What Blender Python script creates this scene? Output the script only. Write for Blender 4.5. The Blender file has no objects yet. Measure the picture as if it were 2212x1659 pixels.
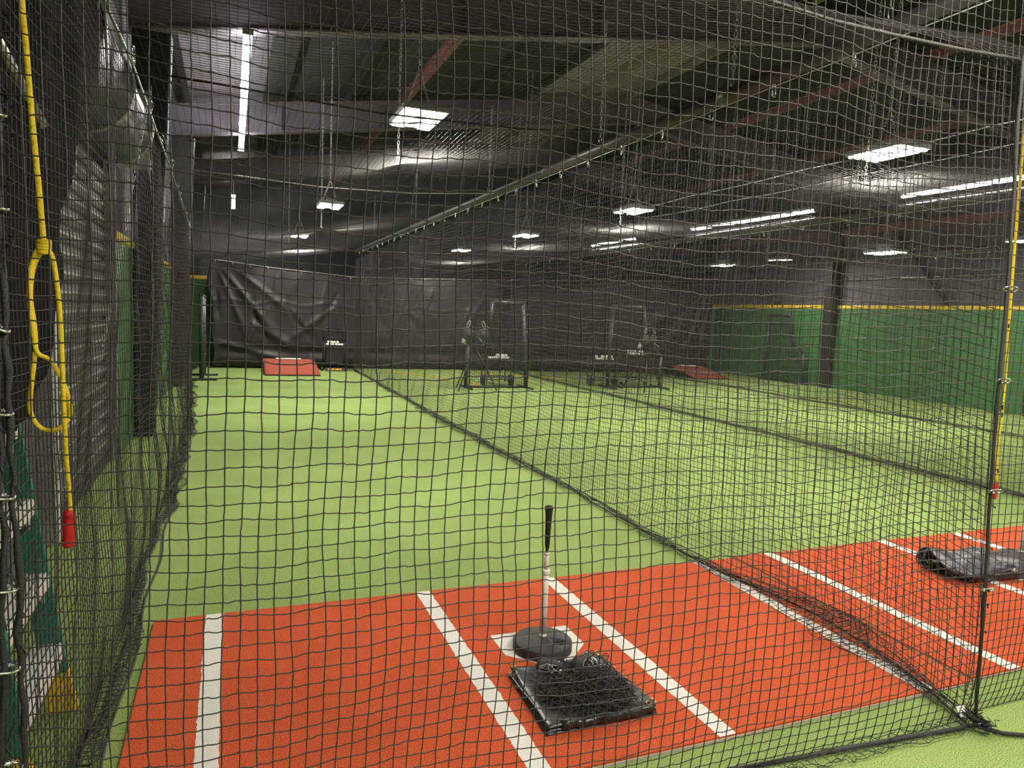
import bpy, bmesh, math, random
import numpy as np
from mathutils import Vector, Matrix

rng = np.random.default_rng(7)
random.seed(7)
S = bpy.context.scene
COL = S.collection
PI = math.pi

# ------------------------------------------------------------------ helpers
def tag(o, label=None, cat=None, group=None, kind=None):
    if label: o['label'] = label
    if cat: o['category'] = cat
    if group: o['group'] = group
    if kind: o['kind'] = kind
    return o

def empty(name, loc=(0, 0, 0), rz=0.0):
    o = bpy.data.objects.new(name, None)
    o.empty_display_size = 0.05
    o.location = loc
    o.rotation_euler = (0, 0, rz)
    COL.objects.link(o)
    return o

def thing(name, label, cat, loc=(0, 0, 0), rz=0.0, group=None):
    return tag(empty(name, loc, rz), label, cat, group)

def np_mesh(name, verts, loops, starts, totals, smooth=True):
    me = bpy.data.meshes.new(name)
    me.vertices.add(len(verts))
    me.vertices.foreach_set('co', np.asarray(verts, np.float32).ravel())
    me.loops.add(len(loops))
    me.loops.foreach_set('vertex_index', np.asarray(loops, np.int32))
    me.polygons.add(len(starts))
    me.polygons.foreach_set('loop_start', np.asarray(starts, np.int32))
    me.polygons.foreach_set('loop_total', np.asarray(totals, np.int32))
    if smooth:
        me.polygons.foreach_set('use_smooth', np.ones(len(starts), bool))
    me.update(calc_edges=True)
    return me

class MB:
    """collects shapes, then links them as one mesh object"""
    def __init__(self):
        self.v = []; self.f = []; self.sm = []
    def add(self, vs, fs, smooth=False):
        b = len(self.v)
        self.v += [tuple(p) for p in vs]
        self.f += [tuple(b + i for i in f) for f in fs]
        self.sm += [smooth] * len(fs)
        return self
    def box(self, c, s, rot=None):
        c = Vector(c); h = Vector(s) / 2
        vs = []
        for x in (-1, 1):
            for y in (-1, 1):
                for z in (-1, 1):
                    p = Vector((x * h.x, y * h.y, z * h.z))
                    if rot is not None: p = rot @ p
                    vs.append(c + p)
        return self.add(vs, [(0, 1, 3, 2), (4, 6, 7, 5), (0, 4, 5, 1), (2, 3, 7, 6), (0, 2, 6, 4), (1, 5, 7, 3)])
    def hexa(self, lo, hi):
        vs = list(lo) + list(hi)
        return self.add(vs, [(3, 2, 1, 0), (4, 5, 6, 7), (0, 1, 5, 4), (1, 2, 6, 5), (2, 3, 7, 6), (3, 0, 4, 7)])
    def tube(self, pts, r, n=8, closed=False, cap=True):
        pts = [Vector(p) for p in pts]
        m = len(pts)
        rs = r if isinstance(r, (list, tuple)) else [r] * m
        vs = []
        up = None
        for i in range(m):
            if closed:
                t = pts[(i + 1) % m] - pts[i - 1]
            else:
                t = pts[min(i + 1, m - 1)] - pts[max(i - 1, 0)]
            t.normalize()
            if up is None:
                up = Vector((0, 0, 1)) if abs(t.z) < .9 else Vector((1, 0, 0))
            a = up - t * up.dot(t)
            if a.length < 1e-6: a = t.orthogonal()
            a.normalize(); up = a
            b = t.cross(a)
            for k in range(n):
                w = 2 * PI * k / n
                vs.append(pts[i] + (a * math.cos(w) + b * math.sin(w)) * rs[i])
        fs = []
        for i in range(m if closed else m - 1):
            j = (i + 1) % m
            for k in range(n):
                l = (k + 1) % n
                fs.append((i * n + k, i * n + l, j * n + l, j * n + k))
        if cap and not closed:
            fs.append(tuple(reversed(range(n))))
            fs.append(tuple((m - 1) * n + k for k in range(n)))
        return self.add(vs, fs, True)
    def cyl(self, a, b, r, n=16, r2=None):
        return self.tube([a, b], [r, r if r2 is None else r2], n)
    def lathe(self, prof, c=(0, 0, 0), n=32, axis='z'):
        vs = []; fs = []
        m = len(prof)
        for i in range(n):
            w = 2 * PI * i / n
            for r, z in prof:
                if axis == 'z': p = (r * math.cos(w), r * math.sin(w), z)
                elif axis == 'x': p = (z, r * math.cos(w), r * math.sin(w))
                else: p = (r * math.sin(w), z, r * math.cos(w))
                vs.append((c[0] + p[0], c[1] + p[1], c[2] + p[2]))
        for i in range(n):
            j = (i + 1) % n
            for k in range(m - 1):
                fs.append((i * m + k, j * m + k, j * m + k + 1, i * m + k + 1))
        return self.add(vs, fs, True)
    def sphere(self, c, r, n=12, sc=(1, 1, 1)):
        prof = [(r * math.sin(PI * k / (n // 2)), -r * math.cos(PI * k / (n // 2))) for k in range(n // 2 + 1)]
        vs0 = len(self.v)
        self.lathe(prof, (0, 0, 0), n)
        for i in range(vs0, len(self.v)):
            p = self.v[i]
            self.v[i] = (c[0] + p[0] * sc[0], c[1] + p[1] * sc[1], c[2] + p[2] * sc[2])
        return self
    def grid(self, P, smooth=True, flip=False):
        nu, nv = len(P), len(P[0])
        vs = [p for row in P for p in row]
        fs = []
        for i in range(nu - 1):
            for j in range(nv - 1):
                q = (i * nv + j, (i + 1) * nv + j, (i + 1) * nv + j + 1, i * nv + j + 1)
                fs.append(q[::-1] if flip else q)
        return self.add(vs, fs, smooth)
    def poly(self, outline, z0, z1):
        n = len(outline)
        vs = [(x, y, z0) for x, y in outline] + [(x, y, z1) for x, y in outline]
        fs = [tuple(range(n - 1, -1, -1)), tuple(range(n, 2 * n))]
        fs += [(i, (i + 1) % n, n + (i + 1) % n, n + i) for i in range(n)]
        return self.add(vs, fs)
    def build(self, name, mat, parent=None, world=False, bevel=0.0, solid=0.0):
        me = bpy.data.meshes.new(name)
        vs = self.v
        if world and parent is not None:
            w = parent
            off = Vector((0, 0, 0))
            while w is not None:
                off += w.location; w = w.parent
            vs = [(p[0] - off.x, p[1] - off.y, p[2] - off.z) for p in vs]
        me.from_pydata(vs, [], self.f)
        me.polygons.foreach_set('use_smooth', self.sm)
        bm = bmesh.new(); bm.from_mesh(me)
        bmesh.ops.remove_doubles(bm, verts=bm.verts, dist=1e-6)
        bmesh.ops.recalc_face_normals(bm, faces=bm.faces)
        bm.to_mesh(me); bm.free()
        me.materials.append(mat)
        o = bpy.data.objects.new(name, me)
        COL.objects.link(o)
        if parent is not None: o.parent = parent
        if bevel > 0:
            m = o.modifiers.new('bevel', 'BEVEL'); m.width = bevel; m.segments = 2; m.limit_method = 'ANGLE'
        if solid > 0:
            m = o.modifiers.new('solid', 'SOLIDIFY'); m.thickness = solid; m.offset = 0
        return o

KIDS = {}
def copy_tree(o, loc, rz=None, label=None, group=None):
    kids = {}
    for c in COL.objects:
        if c.parent: kids.setdefault(c.parent.name, []).append(c)
    def rec(s, parent):
        d = s.copy(); COL.objects.link(d)
        if parent is not None: d.parent = parent
        for ch in kids.get(s.name, []): rec(ch, d)
        return d
    r = rec(o, None)
    r.location = loc
    if rz is not None: r.rotation_euler = (0, 0, rz)
    if label: r['label'] = label
    if group: r['group'] = group
    return r

def catmull(pts, n=8):
    pts = [np.array(p, float) for p in pts]
    out = []
    P = [pts[0]] + pts + [pts[-1]]
    for i in range(1, len(P) - 2):
        for k in range(n):
            s = k / n
            a, b, c, d = P[i - 1], P[i], P[i + 1], P[i + 2]
            out.append(tuple(.5 * ((2 * b) + (-a + c) * s + (2 * a - 5 * b + 4 * c - d) * s * s + (-a + 3 * b - 3 * c + d) * s ** 3)))
    out.append(tuple(pts[-1]))
    return out

# ------------------------------------------------------------------ materials
MATS = {}
def mat(name, col, rough=.6, metal=0.0, spec=.5, noise=None, bump=None, emit=None, coat=0.0, coords='Object'):
    m = bpy.data.materials.new(name); m.use_nodes = True
    nt = m.node_tree; b = nt.nodes['Principled BSDF']
    b.inputs['Base Color'].default_value = (*col, 1)
    b.inputs['Roughness'].default_value = rough
    b.inputs['Metallic'].default_value = metal
    b.inputs['Specular IOR Level'].default_value = spec
    b.inputs['Coat Weight'].default_value = coat
    if emit:
        b.inputs['Emission Color'].default_value = (*emit[0], 1)
        b.inputs['Emission Strength'].default_value = emit[1]
    if noise or bump:
        tc = nt.nodes.new('ShaderNodeTexCoord')
    if noise:
        # (scale, low factor, high factor, detail, stretch)
        sc, lo, hi, det = noise[:4]
        n = nt.nodes.new('ShaderNodeTexNoise'); n.inputs['Scale'].default_value = sc; n.inputs['Detail'].default_value = det
        src = tc.outputs[coords]
        if len(noise) > 4:
            mp = nt.nodes.new('ShaderNodeMapping'); mp.inputs['Scale'].default_value = noise[4]
            nt.links.new(src, mp.inputs['Vector']); src = mp.outputs['Vector']
        nt.links.new(src, n.inputs['Vector'])
        rp = nt.nodes.new('ShaderNodeValToRGB')
        rp.color_ramp.elements[0].position = .3; rp.color_ramp.elements[1].position = .7
        rp.color_ramp.elements[0].color = (*[c * lo for c in col], 1)
        rp.color_ramp.elements[1].color = (*[min(1, c * hi) for c in col], 1)
        nt.links.new(n.outputs['Fac'], rp.inputs['Fac'])
        nt.links.new(rp.outputs['Color'], b.inputs['Base Color'])
    if bump:
        sc, st, dist = bump
        n2 = nt.nodes.new('ShaderNodeTexNoise'); n2.inputs['Scale'].default_value = sc; n2.inputs['Detail'].default_value = 3
        nt.links.new(tc.outputs[coords], n2.inputs['Vector'])
        bp = nt.nodes.new('ShaderNodeBump'); bp.inputs['Strength'].default_value = st; bp.inputs['Distance'].default_value = dist
        nt.links.new(n2.outputs['Fac'], bp.inputs['Height'])
        nt.links.new(bp.outputs['Normal'], b.inputs['Normal'])
    MATS[name] = m
    return m

def turf_mat(name, col, lo, hi, fine=420, seam=0.0):
    m = mat(name, col, rough=.95, spec=.12, noise=(fine, lo, hi, 2.0), bump=(fine, .9, .004))
    nt = m.node_tree; b = nt.nodes['Principled BSDF']
    # broad wear / nap variation
    tc = nt.nodes.new('ShaderNodeTexCoord')
    n = nt.nodes.new('ShaderNodeTexNoise'); n.inputs['Scale'].default_value = 1.3; n.inputs['Detail'].default_value = 3
    nt.links.new(tc.outputs['Object'], n.inputs['Vector'])
    mr = nt.nodes.new('ShaderNodeMapRange'); mr.inputs[1].default_value = .3; mr.inputs[2].default_value = .7
    mr.inputs[3].default_value = .9; mr.inputs[4].default_value = 1.08
    nt.links.new(n.outputs['Fac'], mr.inputs[0])
    mx = nt.nodes.new('ShaderNodeMix'); mx.data_type = 'RGBA'; mx.blend_type = 'MULTIPLY'; mx.inputs['Factor'].default_value = 1
    src = b.inputs['Base Color'].links[0].from_socket
    nt.links.new(src, mx.inputs[6]); nt.links.new(mr.outputs[0], mx.inputs[7])
    nt.links.new(mx.outputs[2], b.inputs['Base Color'])
    return m

M_turf = turf_mat('green_turf', (.25, .345, .108), .26, 1.75, 230)
M_red = turf_mat('red_turf', (.56, .098, .036), .36, 1.6, 240)
M_redm = turf_mat('mound_turf', (.33, .08, .055), .7, 1.3, 300)
M_white = turf_mat('white_turf', (.80, .77, .72), .86, 1.06, 300)
M_back = mat('turf_backing', (.45, .4, .32), .9)
M_net = mat('black_netting', (.037, .035, .032), .55, spec=.4)
M_net2 = mat('black_netting_far', (.04, .039, .038), .6, spec=.35)
M_net3 = mat('black_netting_side', (.026, .025, .023), .6, spec=.35)
M_trope = mat('net_border_rope', (.045, .043, .04), .6, bump=(240, .9, .004))
M_rope = mat('black_rope', (.02, .02, .02), .6, bump=(260, .8, .004))
M_vinyl = mat('black_vinyl', (.028, .028, .031), .33, spec=.5, bump=(30, .15, .004))
M_curt = mat('black_curtain', (.021, .0198, .0202), .48, spec=.32, bump=(60, .1, .003))
M_stitch = mat('grey_stitching', (.45, .43, .4), .7)
M_strap = mat('black_webbing', (.018, .018, .018), .75, bump=(500, .5, .001))
M_bundle = mat('black_cord', (.016, .016, .016), .6)
M_brass = mat('brass', (.62, .45, .22), .3, 1.0)
M_steel = mat('bright_steel', (.75, .75, .77), .25, 1.0)
M_zinc = mat('zinc_chain', (.72, .72, .74), .4, .6)
M_pipe = mat('pipe_dark', (.062, .058, .064), .42, .0)
M_rubber = mat('black_rubber', (.03, .03, .03), .65, bump=(120, .15, .002))
M_pad = mat('padded_vinyl', (.032, .032, .034), .42, bump=(25, .3, .01))
M_clear = mat('frosted_tube', (.8, .7, .63), .35, noise=(14, .85, 1.15, 2, (1, 1, .2)))
M_collar = mat('white_collar', (.8, .78, .75), .5)
M_grip = mat('tee_rubber', (.014, .014, .014), .55)
M_yrope = mat('yellow_rope', (.86, .62, .02), .6, bump=(190, .9, .004))
M_redgrip = mat('red_handle', (.55, .015, .015), .4)
M_green = mat('green_padding', (.052, .165, .05), .5, noise=(6, .85, 1.12, 3), bump=(40, .12, .004))
M_yellow = mat('yellow_cap', (.8, .55, .03), .45)
M_dark = mat('black_drape', (.006, .006, .006), .85, spec=.05)
M_lit_vinyl = mat('lit_black_vinyl', (.085, .085, .1), .3, spec=.6, bump=(18, .25, .006))  # black vinyl made lighter: the lamp's reflection is put into the colour
M_siding = mat('dark_siding', (.075, .073, .085), .6, noise=(3, .8, 1.2, 3))
M_deck = mat('roof_deck', (.018, .018, .019), .8, noise=(2, .7, 1.3, 3))
M_decklt = mat('roof_insulation', (.115, .098, .12), .6, noise=(2.5, .8, 1.15, 3))
M_bright = mat('pale_roof_insulation', (.36, .28, .38), .6, noise=(2.5, .8, 1.15, 3))
M_rafter = mat('rafter_paint', (.16, .135, .17), .5, noise=(2, .85, 1.15, 3))
M_redox = mat('red_oxide_steel', (.22, .085, .085), .6, noise=(8, .8, 1.2, 3))
M_tan = mat('tan_steel', (.24, .19, .15), .6)
M_black = mat('black_steel', (.018, .018, .018), .45)
M_galv = mat('galvanised', (.5, .5, .5), .35, .7, noise=(12, .85, 1.15, 3))
M_slat = mat('door_slat', (.085, .085, .075), .5, .2)
M_slat_glint = mat('door_slat_highlight', (.34, .34, .34), .4, .2)  # highlight lines of the slats, put into a lighter colour
M_hood = mat('door_hood', (.035, .034, .036), .32, .0)
M_fibre = mat('green_fibreglass', (.02, .2, .125), .45, noise=(60, .85, 1.15, 3))
M_alu = mat('aluminium', (.8, .78, .75), .45, .15)
M_ystep = mat('yellow_foot', (.8, .52, .02), .45)
M_ball = mat('baseball_leather', (.82, .79, .74), .5)
M_blue = mat('blue_wheel', (.025, .03, .07), .5)
M_orange = mat('orange_print', (.85, .42, .02), .5)
M_wlabel = mat('white_label', (.85, .85, .86), .5)
M_ink = mat('grey_ink', (.2, .2, .22), .6)
M_house = mat('lamp_housing', (.35, .35, .36), .5, .3)
LAMP = 300.0
M_lamp = mat('led_panel', (.9, .9, .9), .5, emit=((1.0, .94, .82), LAMP))
M_tubel = mat('led_tube', (.9, .9, .9), .5, emit=((1.0, .97, .94), 70.0))
M_boxl = mat('exit_lamp', (.8, .8, .8), .5, emit=((1.0, .95, .85), 3.0))

# ------------------------------------------------------------------ camera
F, YAW, PITCH, ROLL = 1514.0, .3828, -.0979, .0440
CAM = Vector((-1.4655, 0, 1.6718))
fw = Vector((math.sin(YAW) * math.cos(PITCH), math.cos(YAW) * math.cos(PITCH), math.sin(PITCH)))
rr = Vector((math.cos(YAW), -math.sin(YAW), 0))
uu = rr.cross(fw)
r2 = rr * math.cos(ROLL) + uu * math.sin(ROLL)
u2 = -rr * math.sin(ROLL) + uu * math.cos(ROLL)
cd = bpy.data.cameras.new('camera'); cam = bpy.data.objects.new('camera', cd); COL.objects.link(cam)
cd.sensor_fit = 'HORIZONTAL'; cd.sensor_width = 36.0; cd.lens = F / 2212 * 36.0
cd.clip_start = .02; cd.clip_end = 200
mw = Matrix((r2, u2, -fw)).transposed().to_4x4(); mw.translation = CAM
cam.matrix_world = mw
S.camera = cam

# ------------------------------------------------------------------ the hall
XL, XR, YF, YB, YP = -2.65, 14.5, -8.0, 27.0, 20.4
RIDGE = 7.6
def zraf(x):      # underside of the rafters
    return 5.18 + .16 * x if x < RIDGE else 5.18 + .16 * RIDGE - .16 * (x - RIDGE)
DECK = .72
def st(o): return tag(o, kind='structure')

st(MB().box(((XL + XR) / 2, (YF + YB) / 2, -.05), (XR - XL + .6, YB - YF + .6, .1)).build('floor', M_turf))
# side walls
st(MB().box((XL - .1, (YF + 5.4) / 2, 2.85), (.2, 5.4 - YF, 5.7)).box((XL - .1, (8.2 + YB) / 2, 2.85), (.2, YB - 8.2, 5.7))
   .box((XL - .1, 6.8, 4.35), (.2, 2.8, 2.7)).build('wall_left', M_siding))
st(MB().box((XR + .1, (YF + YB) / 2, 2.9), (.2, YB - YF, 5.8)).build('wall_right', M_siding))
st(MB().box(((XL + XR) / 2, YB + .1, 3.7), (XR - XL + .4, .2, 7.4)).build('wall_back', M_siding))
st(MB().box(((XL + XR) / 2, YF - .1, 3.7), (XR - XL + .4, .2, 7.4)).build('wall_front', M_siding))
# padded green walls with yellow caps
def padwall(name, capname, boxes):
    a = MB(); c = MB()
    for (x0, y0, x1, y1) in boxes:
        a.box(((x0 + x1) / 2, (y0 + y1) / 2, 1.13), (x1 - x0, y1 - y0, 2.26))
        alongy = (y1 - y0) > (x1 - x0)
        g = .03
        c.box(((x0 + x1) / 2, (y0 + y1) / 2, 2.30), (x1 - x0 + (g * 2 if alongy else 0), y1 - y0 + (0 if alongy else g * 2), .1))
    st(a.build(name, M_green)); o = c.build(capname, M_yellow, bevel=.03); st(o)
padwall('wall_right_padding', 'trim_1', [(XR - .09, -7.9 + 1.83 * k, XR, -7.9 + 1.83 * (k + 1) - .012) for k in range(16)])
padwall('wall_left_padding', 'trim_2', [(XL, 8.24 + 1.2 * k, XL + .09, 8.24 + 1.2 * (k + 1) - .012) for k in range(10)])
padwall('wall_back_padding', 'trim_3', [(XL + .1 + 1.69 * k, YP, XL + .1 + 1.69 * (k + 1) - .012, YP + .09) for k in range(10)])
# roof: dark deck and paler insulation bays
def deckstrip(xs):
    m = MB()
    for x0, x1 in xs:
        a = zraf(x0) + DECK; b = zraf(x1) + DECK
        m.hexa([(x0, YF, a), (x1, YF, b), (x1, YB, b), (x0, YB, a)], [(x0, YF, a + .1), (x1, YF, b + .1), (x1, YB, b + .1), (x0, YB, a + .1)])
    return m
st(deckstrip([(-.9, 4.6), (RIDGE, XR + .2)]).build('ceiling', M_deck))
st(deckstrip([(XL - .2, -.9)]).build('ceiling_insulation', M_decklt))
st(deckstrip([(4.6, RIDGE)]).build('ceiling_insulation', M_bright))
# rigid frames: rafters (I-section) and tapered columns
for i, y in enumerate((-3.0, 3.3, 9.6, 15.2, 20.9)):
    if i == 1: continue
    m = MB()
    for x0, x1 in ((XL + .05, RIDGE), (RIDGE, XR)):
        a, b = zraf(x0), zraf(x1)
        for (w, lo, hi) in ((.2, 0, .025), (.012, .025, DECK - .16), (.2, DECK - .16, DECK - .135)):
            m.hexa([(x0, y - w / 2, a + lo), (x1, y - w / 2, b + lo), (x1, y + w / 2, b + lo), (x0, y + w / 2, a + lo)],
                   [(x0, y - w / 2, a + hi), (x1, y - w / 2, b + hi), (x1, y + w / 2, b + hi), (x0, y + w / 2, a + hi)])
        n = 5
        for k in range(1, n):
            x = x0 + (x1 - x0) * k / n; z = zraf(x)
            m.box((x, y - .05, z + .27), (.012, .1, .52))
    st(m.build('ceiling_rafter', M_rafter))
    for sx, x in ((1, XL + .1), (-1, XR - .1)):
        c = MB()
        zt = zraf(x)
        d0, d1 = (.2, .42)
        c.hexa([(x, y - .13, .0), (x + sx * d0, y - .13, .0), (x + sx * d0, y + .13, .0), (x, y + .13, .0)],
               [(x, y - .13, zt), (x + sx * d1, y - .13, zt), (x + sx * d1, y + .13, zt), (x, y + .13, zt)])
        st(c.build('wall_column', M_black, bevel=.02))
# purlins, eave struts
for x, m_ in ((-2.3, M_black), (-.6, M_black), (.65, M_black), (1.91, M_redox), (3.3, M_black), (4.6, M_black), (5.98, M_tan), (7.3, M_tan), (8.8, M_black), (10.2, M_redox), (11.6, M_black), (13.0, M_redox)):
    z = zraf(x) + DECK - .08
    p = MB()
    w = .11
    p.box((x, (YF + YB) / 2, z + .06), (.02, YB - YF, .2)).box((x + w / 2, (YF + YB) / 2, z - .04), (w, YB - YF, .012)).box((x - w / 2, (YF + YB) / 2, z + .075), (w, YB - YF, .012))
    st(p.build('ceiling_purlin', m_))
st(MB().box((XR - .12, (YF + YB) / 2, 4.35), (.2, YB - YF, .18)).build('wall_girt', M_redox))
st(MB().tube([(XR - .06, -7.5, 3.05), (XR - .06, 26.5, 3.05)], .018, 8).build('wall_conduit', M_galv))
# diagonal bracing on the upper right wall
def strip_beam(name, a, b, w, t, m_):
    a = Vector(a); b = Vector(b)
    return MB().tube([a, b], w, 4).build(name, m_)
for a, b in (((XR - .1, 19.9, 4.3), (XR - .1, 17.4, 2.4)), ((XR - .1, 13.4, 4.2), (XR - .1, 11.8, 2.4)), ((XR - .1, 9.6, 4.6), (XR - .1, 6.2, 2.5))):
    st(strip_beam('wall_brace', a, b, .06, .02, M_black))
# small boxes on the right padding
for i, (y, z, lab) in enumerate(((15.5, 1.02, 'small black outlet box on the green wall near the black padded column'), (9.1, 1.3, 'small black outlet box on the green wall beyond the yellow rope'))):
    t = thing('outlet_box', lab, 'outlet', (XR - .09, y, z))
    MB().box((-.02, 0, 0), (.04, .11, .12)).build('box', M_black, t, bevel=.008)
    MB().box((-.043, 0, 0), (.006, .07, .08)).build('cover_plate', M_rubber, t)

# black drape pulled across the wall beside the door
def unx(px, py, X):
    d = fw + r2 * ((px - 1106) / F) - u2 * ((py - 829.5) / F)
    return CAM + d * ((X - CAM.x) / d.x)
t = thing('wall_drape', 'black drape pulled diagonally across the wall left of the rolling door', 'drape', (-2.17, 2.0, 0))
top = unx(196, 75, -2.17); bot = unx(93, 830, -2.17)
rows = []
for j in range(41):
    z = 1.2 + 2.6 * j / 40
    if z > bot.z: ye = bot.y + (top.y - bot.y) * (z - bot.z) / (top.z - bot.z)
    else: ye = bot.y - .1
    row = []
    for i in range(31):
        y = -1.0 + (ye + 1.0) * i / 30
        row.append((.02 * math.sin(y * 9 + z) + .012 * math.sin(y * 23), y - 2.0, .01 + z))
    rows.append(row)
m = MB(); m.grid(rows); m.build('cloth', M_dark, t, solid=.006)
MB().tube([(0, -3.1, 3.82), (0, top.y - 2.0 + .1, 3.82)], .02, 8).build('rail', M_black, t)

# rolling steel door in the left wall
DX = XL - .02
t = st(empty('door_1', (DX, 6.8, 0)))
s = MB()
n = 20
ph = 2.95 / n
for k in range(n):
    z0 = k * ph
    prof = [(.0, 0), (.02, .1), (.028, .45), (.022, .8), (-.004, .86), (-.004, 1.0)]
    for (xa, za), (xb, zb) in zip(prof[:-1], prof[1:]):
        s.add([(xa, -1.36, z0 + za * ph), (xa, 1.36, z0 + za * ph), (xb, 1.36, z0 + zb * ph), (xb, -1.36, z0 + zb * ph)], [(0, 1, 2, 3)])
s.build('slat_curtain', M_slat, t)
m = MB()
for k in range(n): m.box((.026, 0, k * ph + .5 * ph), (.012, 2.7, .02))  # added strips that paint the light caught along each slat
m.build('slat_highlight', M_slat_glint, t)
for y in (-1.36, 1.36):
    MB().box((.06, y + .05 * (1 if y > 0 else -1), 1.52), (.1, .1, 3.04)).box((.09, y - .02 * (1 if y > 0 else -1), 1.5), (.05, .02, 3.0)).build('guide_rail', M_galv, t)
for y in (-1.335, 1.335):
    MB().box((.118, y, 1.5), (.006, .016, 3.0)).build('guide_edge', M_wlabel, t)
MB().lathe([(0, -1.5), (.37, -1.5), (.385, -1.48), (.385, -1.44), (.37, -1.43), (.37, -.05), (.385, -.04), (.385, .04), (.37, .05), (.37, 1.43), (.385, 1.44), (.385, 1.48), (.37, 1.5), (0, 1.5)], (.06, 0, 3.4), 40, 'y').build('hood', M_hood, t)
for y in (-1.54, 1.54):
    MB().box((.08, y, 3.4), (.7, .02, .8)).build('end_bracket', M_galv, t, bevel=.01)
for y in (-1.47, 0, 1.47):
    MB().lathe([(.386, -.025), (.4, -.02), (.4, .02), (.386, .025)], (.06, y, 3.4), 40, 'y').build('hood_band', M_galv, t)
MB().box((.03, 0, .05), (.05, 2.72, .1)).build('bottom_bar', M_rubber, t)

# ------------------------------------------------------------------ chain, carabiner, rope shapes
def chain_mb(m, top, bottom, link=.045, w=.011, r=.0028):
    top = Vector(top); bottom = Vector(bottom)
    L = (bottom - top).length
    d = (bottom - top).normalized()
    n = max(2, int(L / (link * .78)))
    a = d.orthogonal().normalized(); b = d.cross(a)
    for k in range(n):
        c = top + d * L * (k + .5) / n
        s = a if k % 2 else b
        pts = []
        for q in range(8):
            w_ = 2 * PI * q / 8
            pts.append(c + d * (math.cos(w_) * link / 2) + s * (math.sin(w_) * w))
        m.tube(pts, r, 4, closed=True)
    return m

def carabiner_pts(L=.07, W=.0125):
    pts = []
    for q in range(14):
        w_ = 2 * PI * q / 14
        sx = math.copysign(abs(math.sin(w_)) ** .7, math.sin(w_)); cz = math.copysign(abs(math.cos(w_)) ** .8, math.cos(w_))
        pts.append((sx * W * (1 + .25 * cz), 0, cz * L / 2))
    return pts
CARA = MB().tube(carabiner_pts(), .0036, 6, closed=True).cyl((.010, 0, -.018), (.0115, 0, .018), .0045, 6).build('carabiner', M_steel)
CARA_used = [False]
def carabiner(loc, rot, label, group, sc=1.0):
    o = CARA if not CARA_used[0] else CARA.copy()
    if CARA_used[0]: COL.objects.link(o)
    CARA_used[0] = True
    o.location = loc; o.rotation_euler = rot; o.scale = (sc, sc, sc)
    tag(o, label, 'carabiner', group)
    return o

# ------------------------------------------------------------------ nets
def tubes(lines, r, sides, nrm):
    """lines (n, m, 3) -> verts, quads of n tubes"""
    n, m, _ = lines.shape
    T = np.empty_like(lines)
    T[:, 1:-1] = lines[:, 2:] - lines[:, :-2]; T[:, 0] = lines[:, 1] - lines[:, 0]; T[:, -1] = lines[:, -1] - lines[:, -2]
    T /= np.linalg.norm(T, axis=2, keepdims=True) + 1e-12
    N = np.broadcast_to(np.asarray(nrm, float), T.shape)
    A = N - T * (N * T).sum(2, keepdims=True)
    ln = np.linalg.norm(A, axis=2, keepdims=True)
    alt = np.cross(T, np.array([.37, .61, .7]))
    A = np.where(ln > .15, A / (ln + 1e-12), alt / (np.linalg.norm(alt, axis=2, keepdims=True) + 1e-12))
    B = np.cross(T, A)
    w = 2 * PI * np.arange(sides) / sides
    V = lines[:, :, None, :] + r * (A[:, :, None, :] * np.cos(w)[None, None, :, None] + B[:, :, None, :] * np.sin(w)[None, None, :, None])
    idx = np.arange(n * m * sides).reshape(n, m, sides)
    q = np.stack([idx[:, :-1, :], np.roll(idx, -1, 2)[:, :-1, :], np.roll(idx, -1, 2)[:, 1:, :], idx[:, 1:, :]], -1).reshape(-1, 4)
    return V.reshape(-1, 3), q

def subdiv(lines, seg, amp, sag=0.0):
    """insert seg-1 jittered points between the nodes"""
    if seg == 1: return lines
    n, m, _ = lines.shape
    out = np.empty((n, (m - 1) * seg + 1, 3))
    out[:, ::seg] = lines
    s_shape = np.clip(rng.normal(0, 1, (n, m - 1, 3)), -1.6, 1.6)
    for k in range(1, seg):
        f = k / seg
        p = lines[:, :-1] * (1 - f) + lines[:, 1:] * f
        p = p + s_shape * amp * math.sin(2 * PI * f + .35)
        p[:, :, 2] -= sag * math.sin(PI * f)
        out[:, k::seg] = p
    return out

OCT_V = np.array([(1, 0, 0), (-1, 0, 0), (0, 1, 0), (0, -1, 0), (0, 0, 1), (0, 0, -1)], float)
OCT_F = np.array([(0, 2, 4), (2, 1, 4), (1, 3, 4), (3, 0, 4), (2, 0, 5), (1, 2, 5), (3, 1, 5), (0, 3, 5)])
def net(name, P, r, sides, nrm, material, seg=1, amp=0.0, sag=0.0, knots=0.0, parent=None, vamp=None):
    P = np.asarray(P, float)
    V1, q1 = tubes(subdiv(P, seg, amp if vamp is None else vamp, 0), r, sides, nrm)
    V2, q2 = tubes(subdiv(P.transpose(1, 0, 2), seg, amp, sag), r, sides, nrm)
    V = [V1, V2]; q = np.concatenate([q1, q2 + len(V1)])
    loops = [q.ravel()]; tot = [np.full(len(q), 4)]
    if knots:
        c = P.reshape(-1, 3)
        kv = (c[:, None, :] + OCT_V[None] * knots).reshape(-1, 3)
        kf = (OCT_F[None] + 6 * np.arange(len(c))[:, None, None]).reshape(-1, 3) + len(V1) + len(V2)
        V.append(kv); loops.append(kf.ravel()); tot.append(np.full(len(kf), 3))
    loops = np.concatenate(loops); tot = np.concatenate(tot)
    starts = np.concatenate([[0], np.cumsum(tot)[:-1]])
    me = np_mesh(name, np.concatenate(V), loops, starts, tot)
    me.materials.append(material)
    o = bpy.data.objects.new(name, me); COL.objects.link(o)
    if parent is not None: o.parent = parent
    return o

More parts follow.
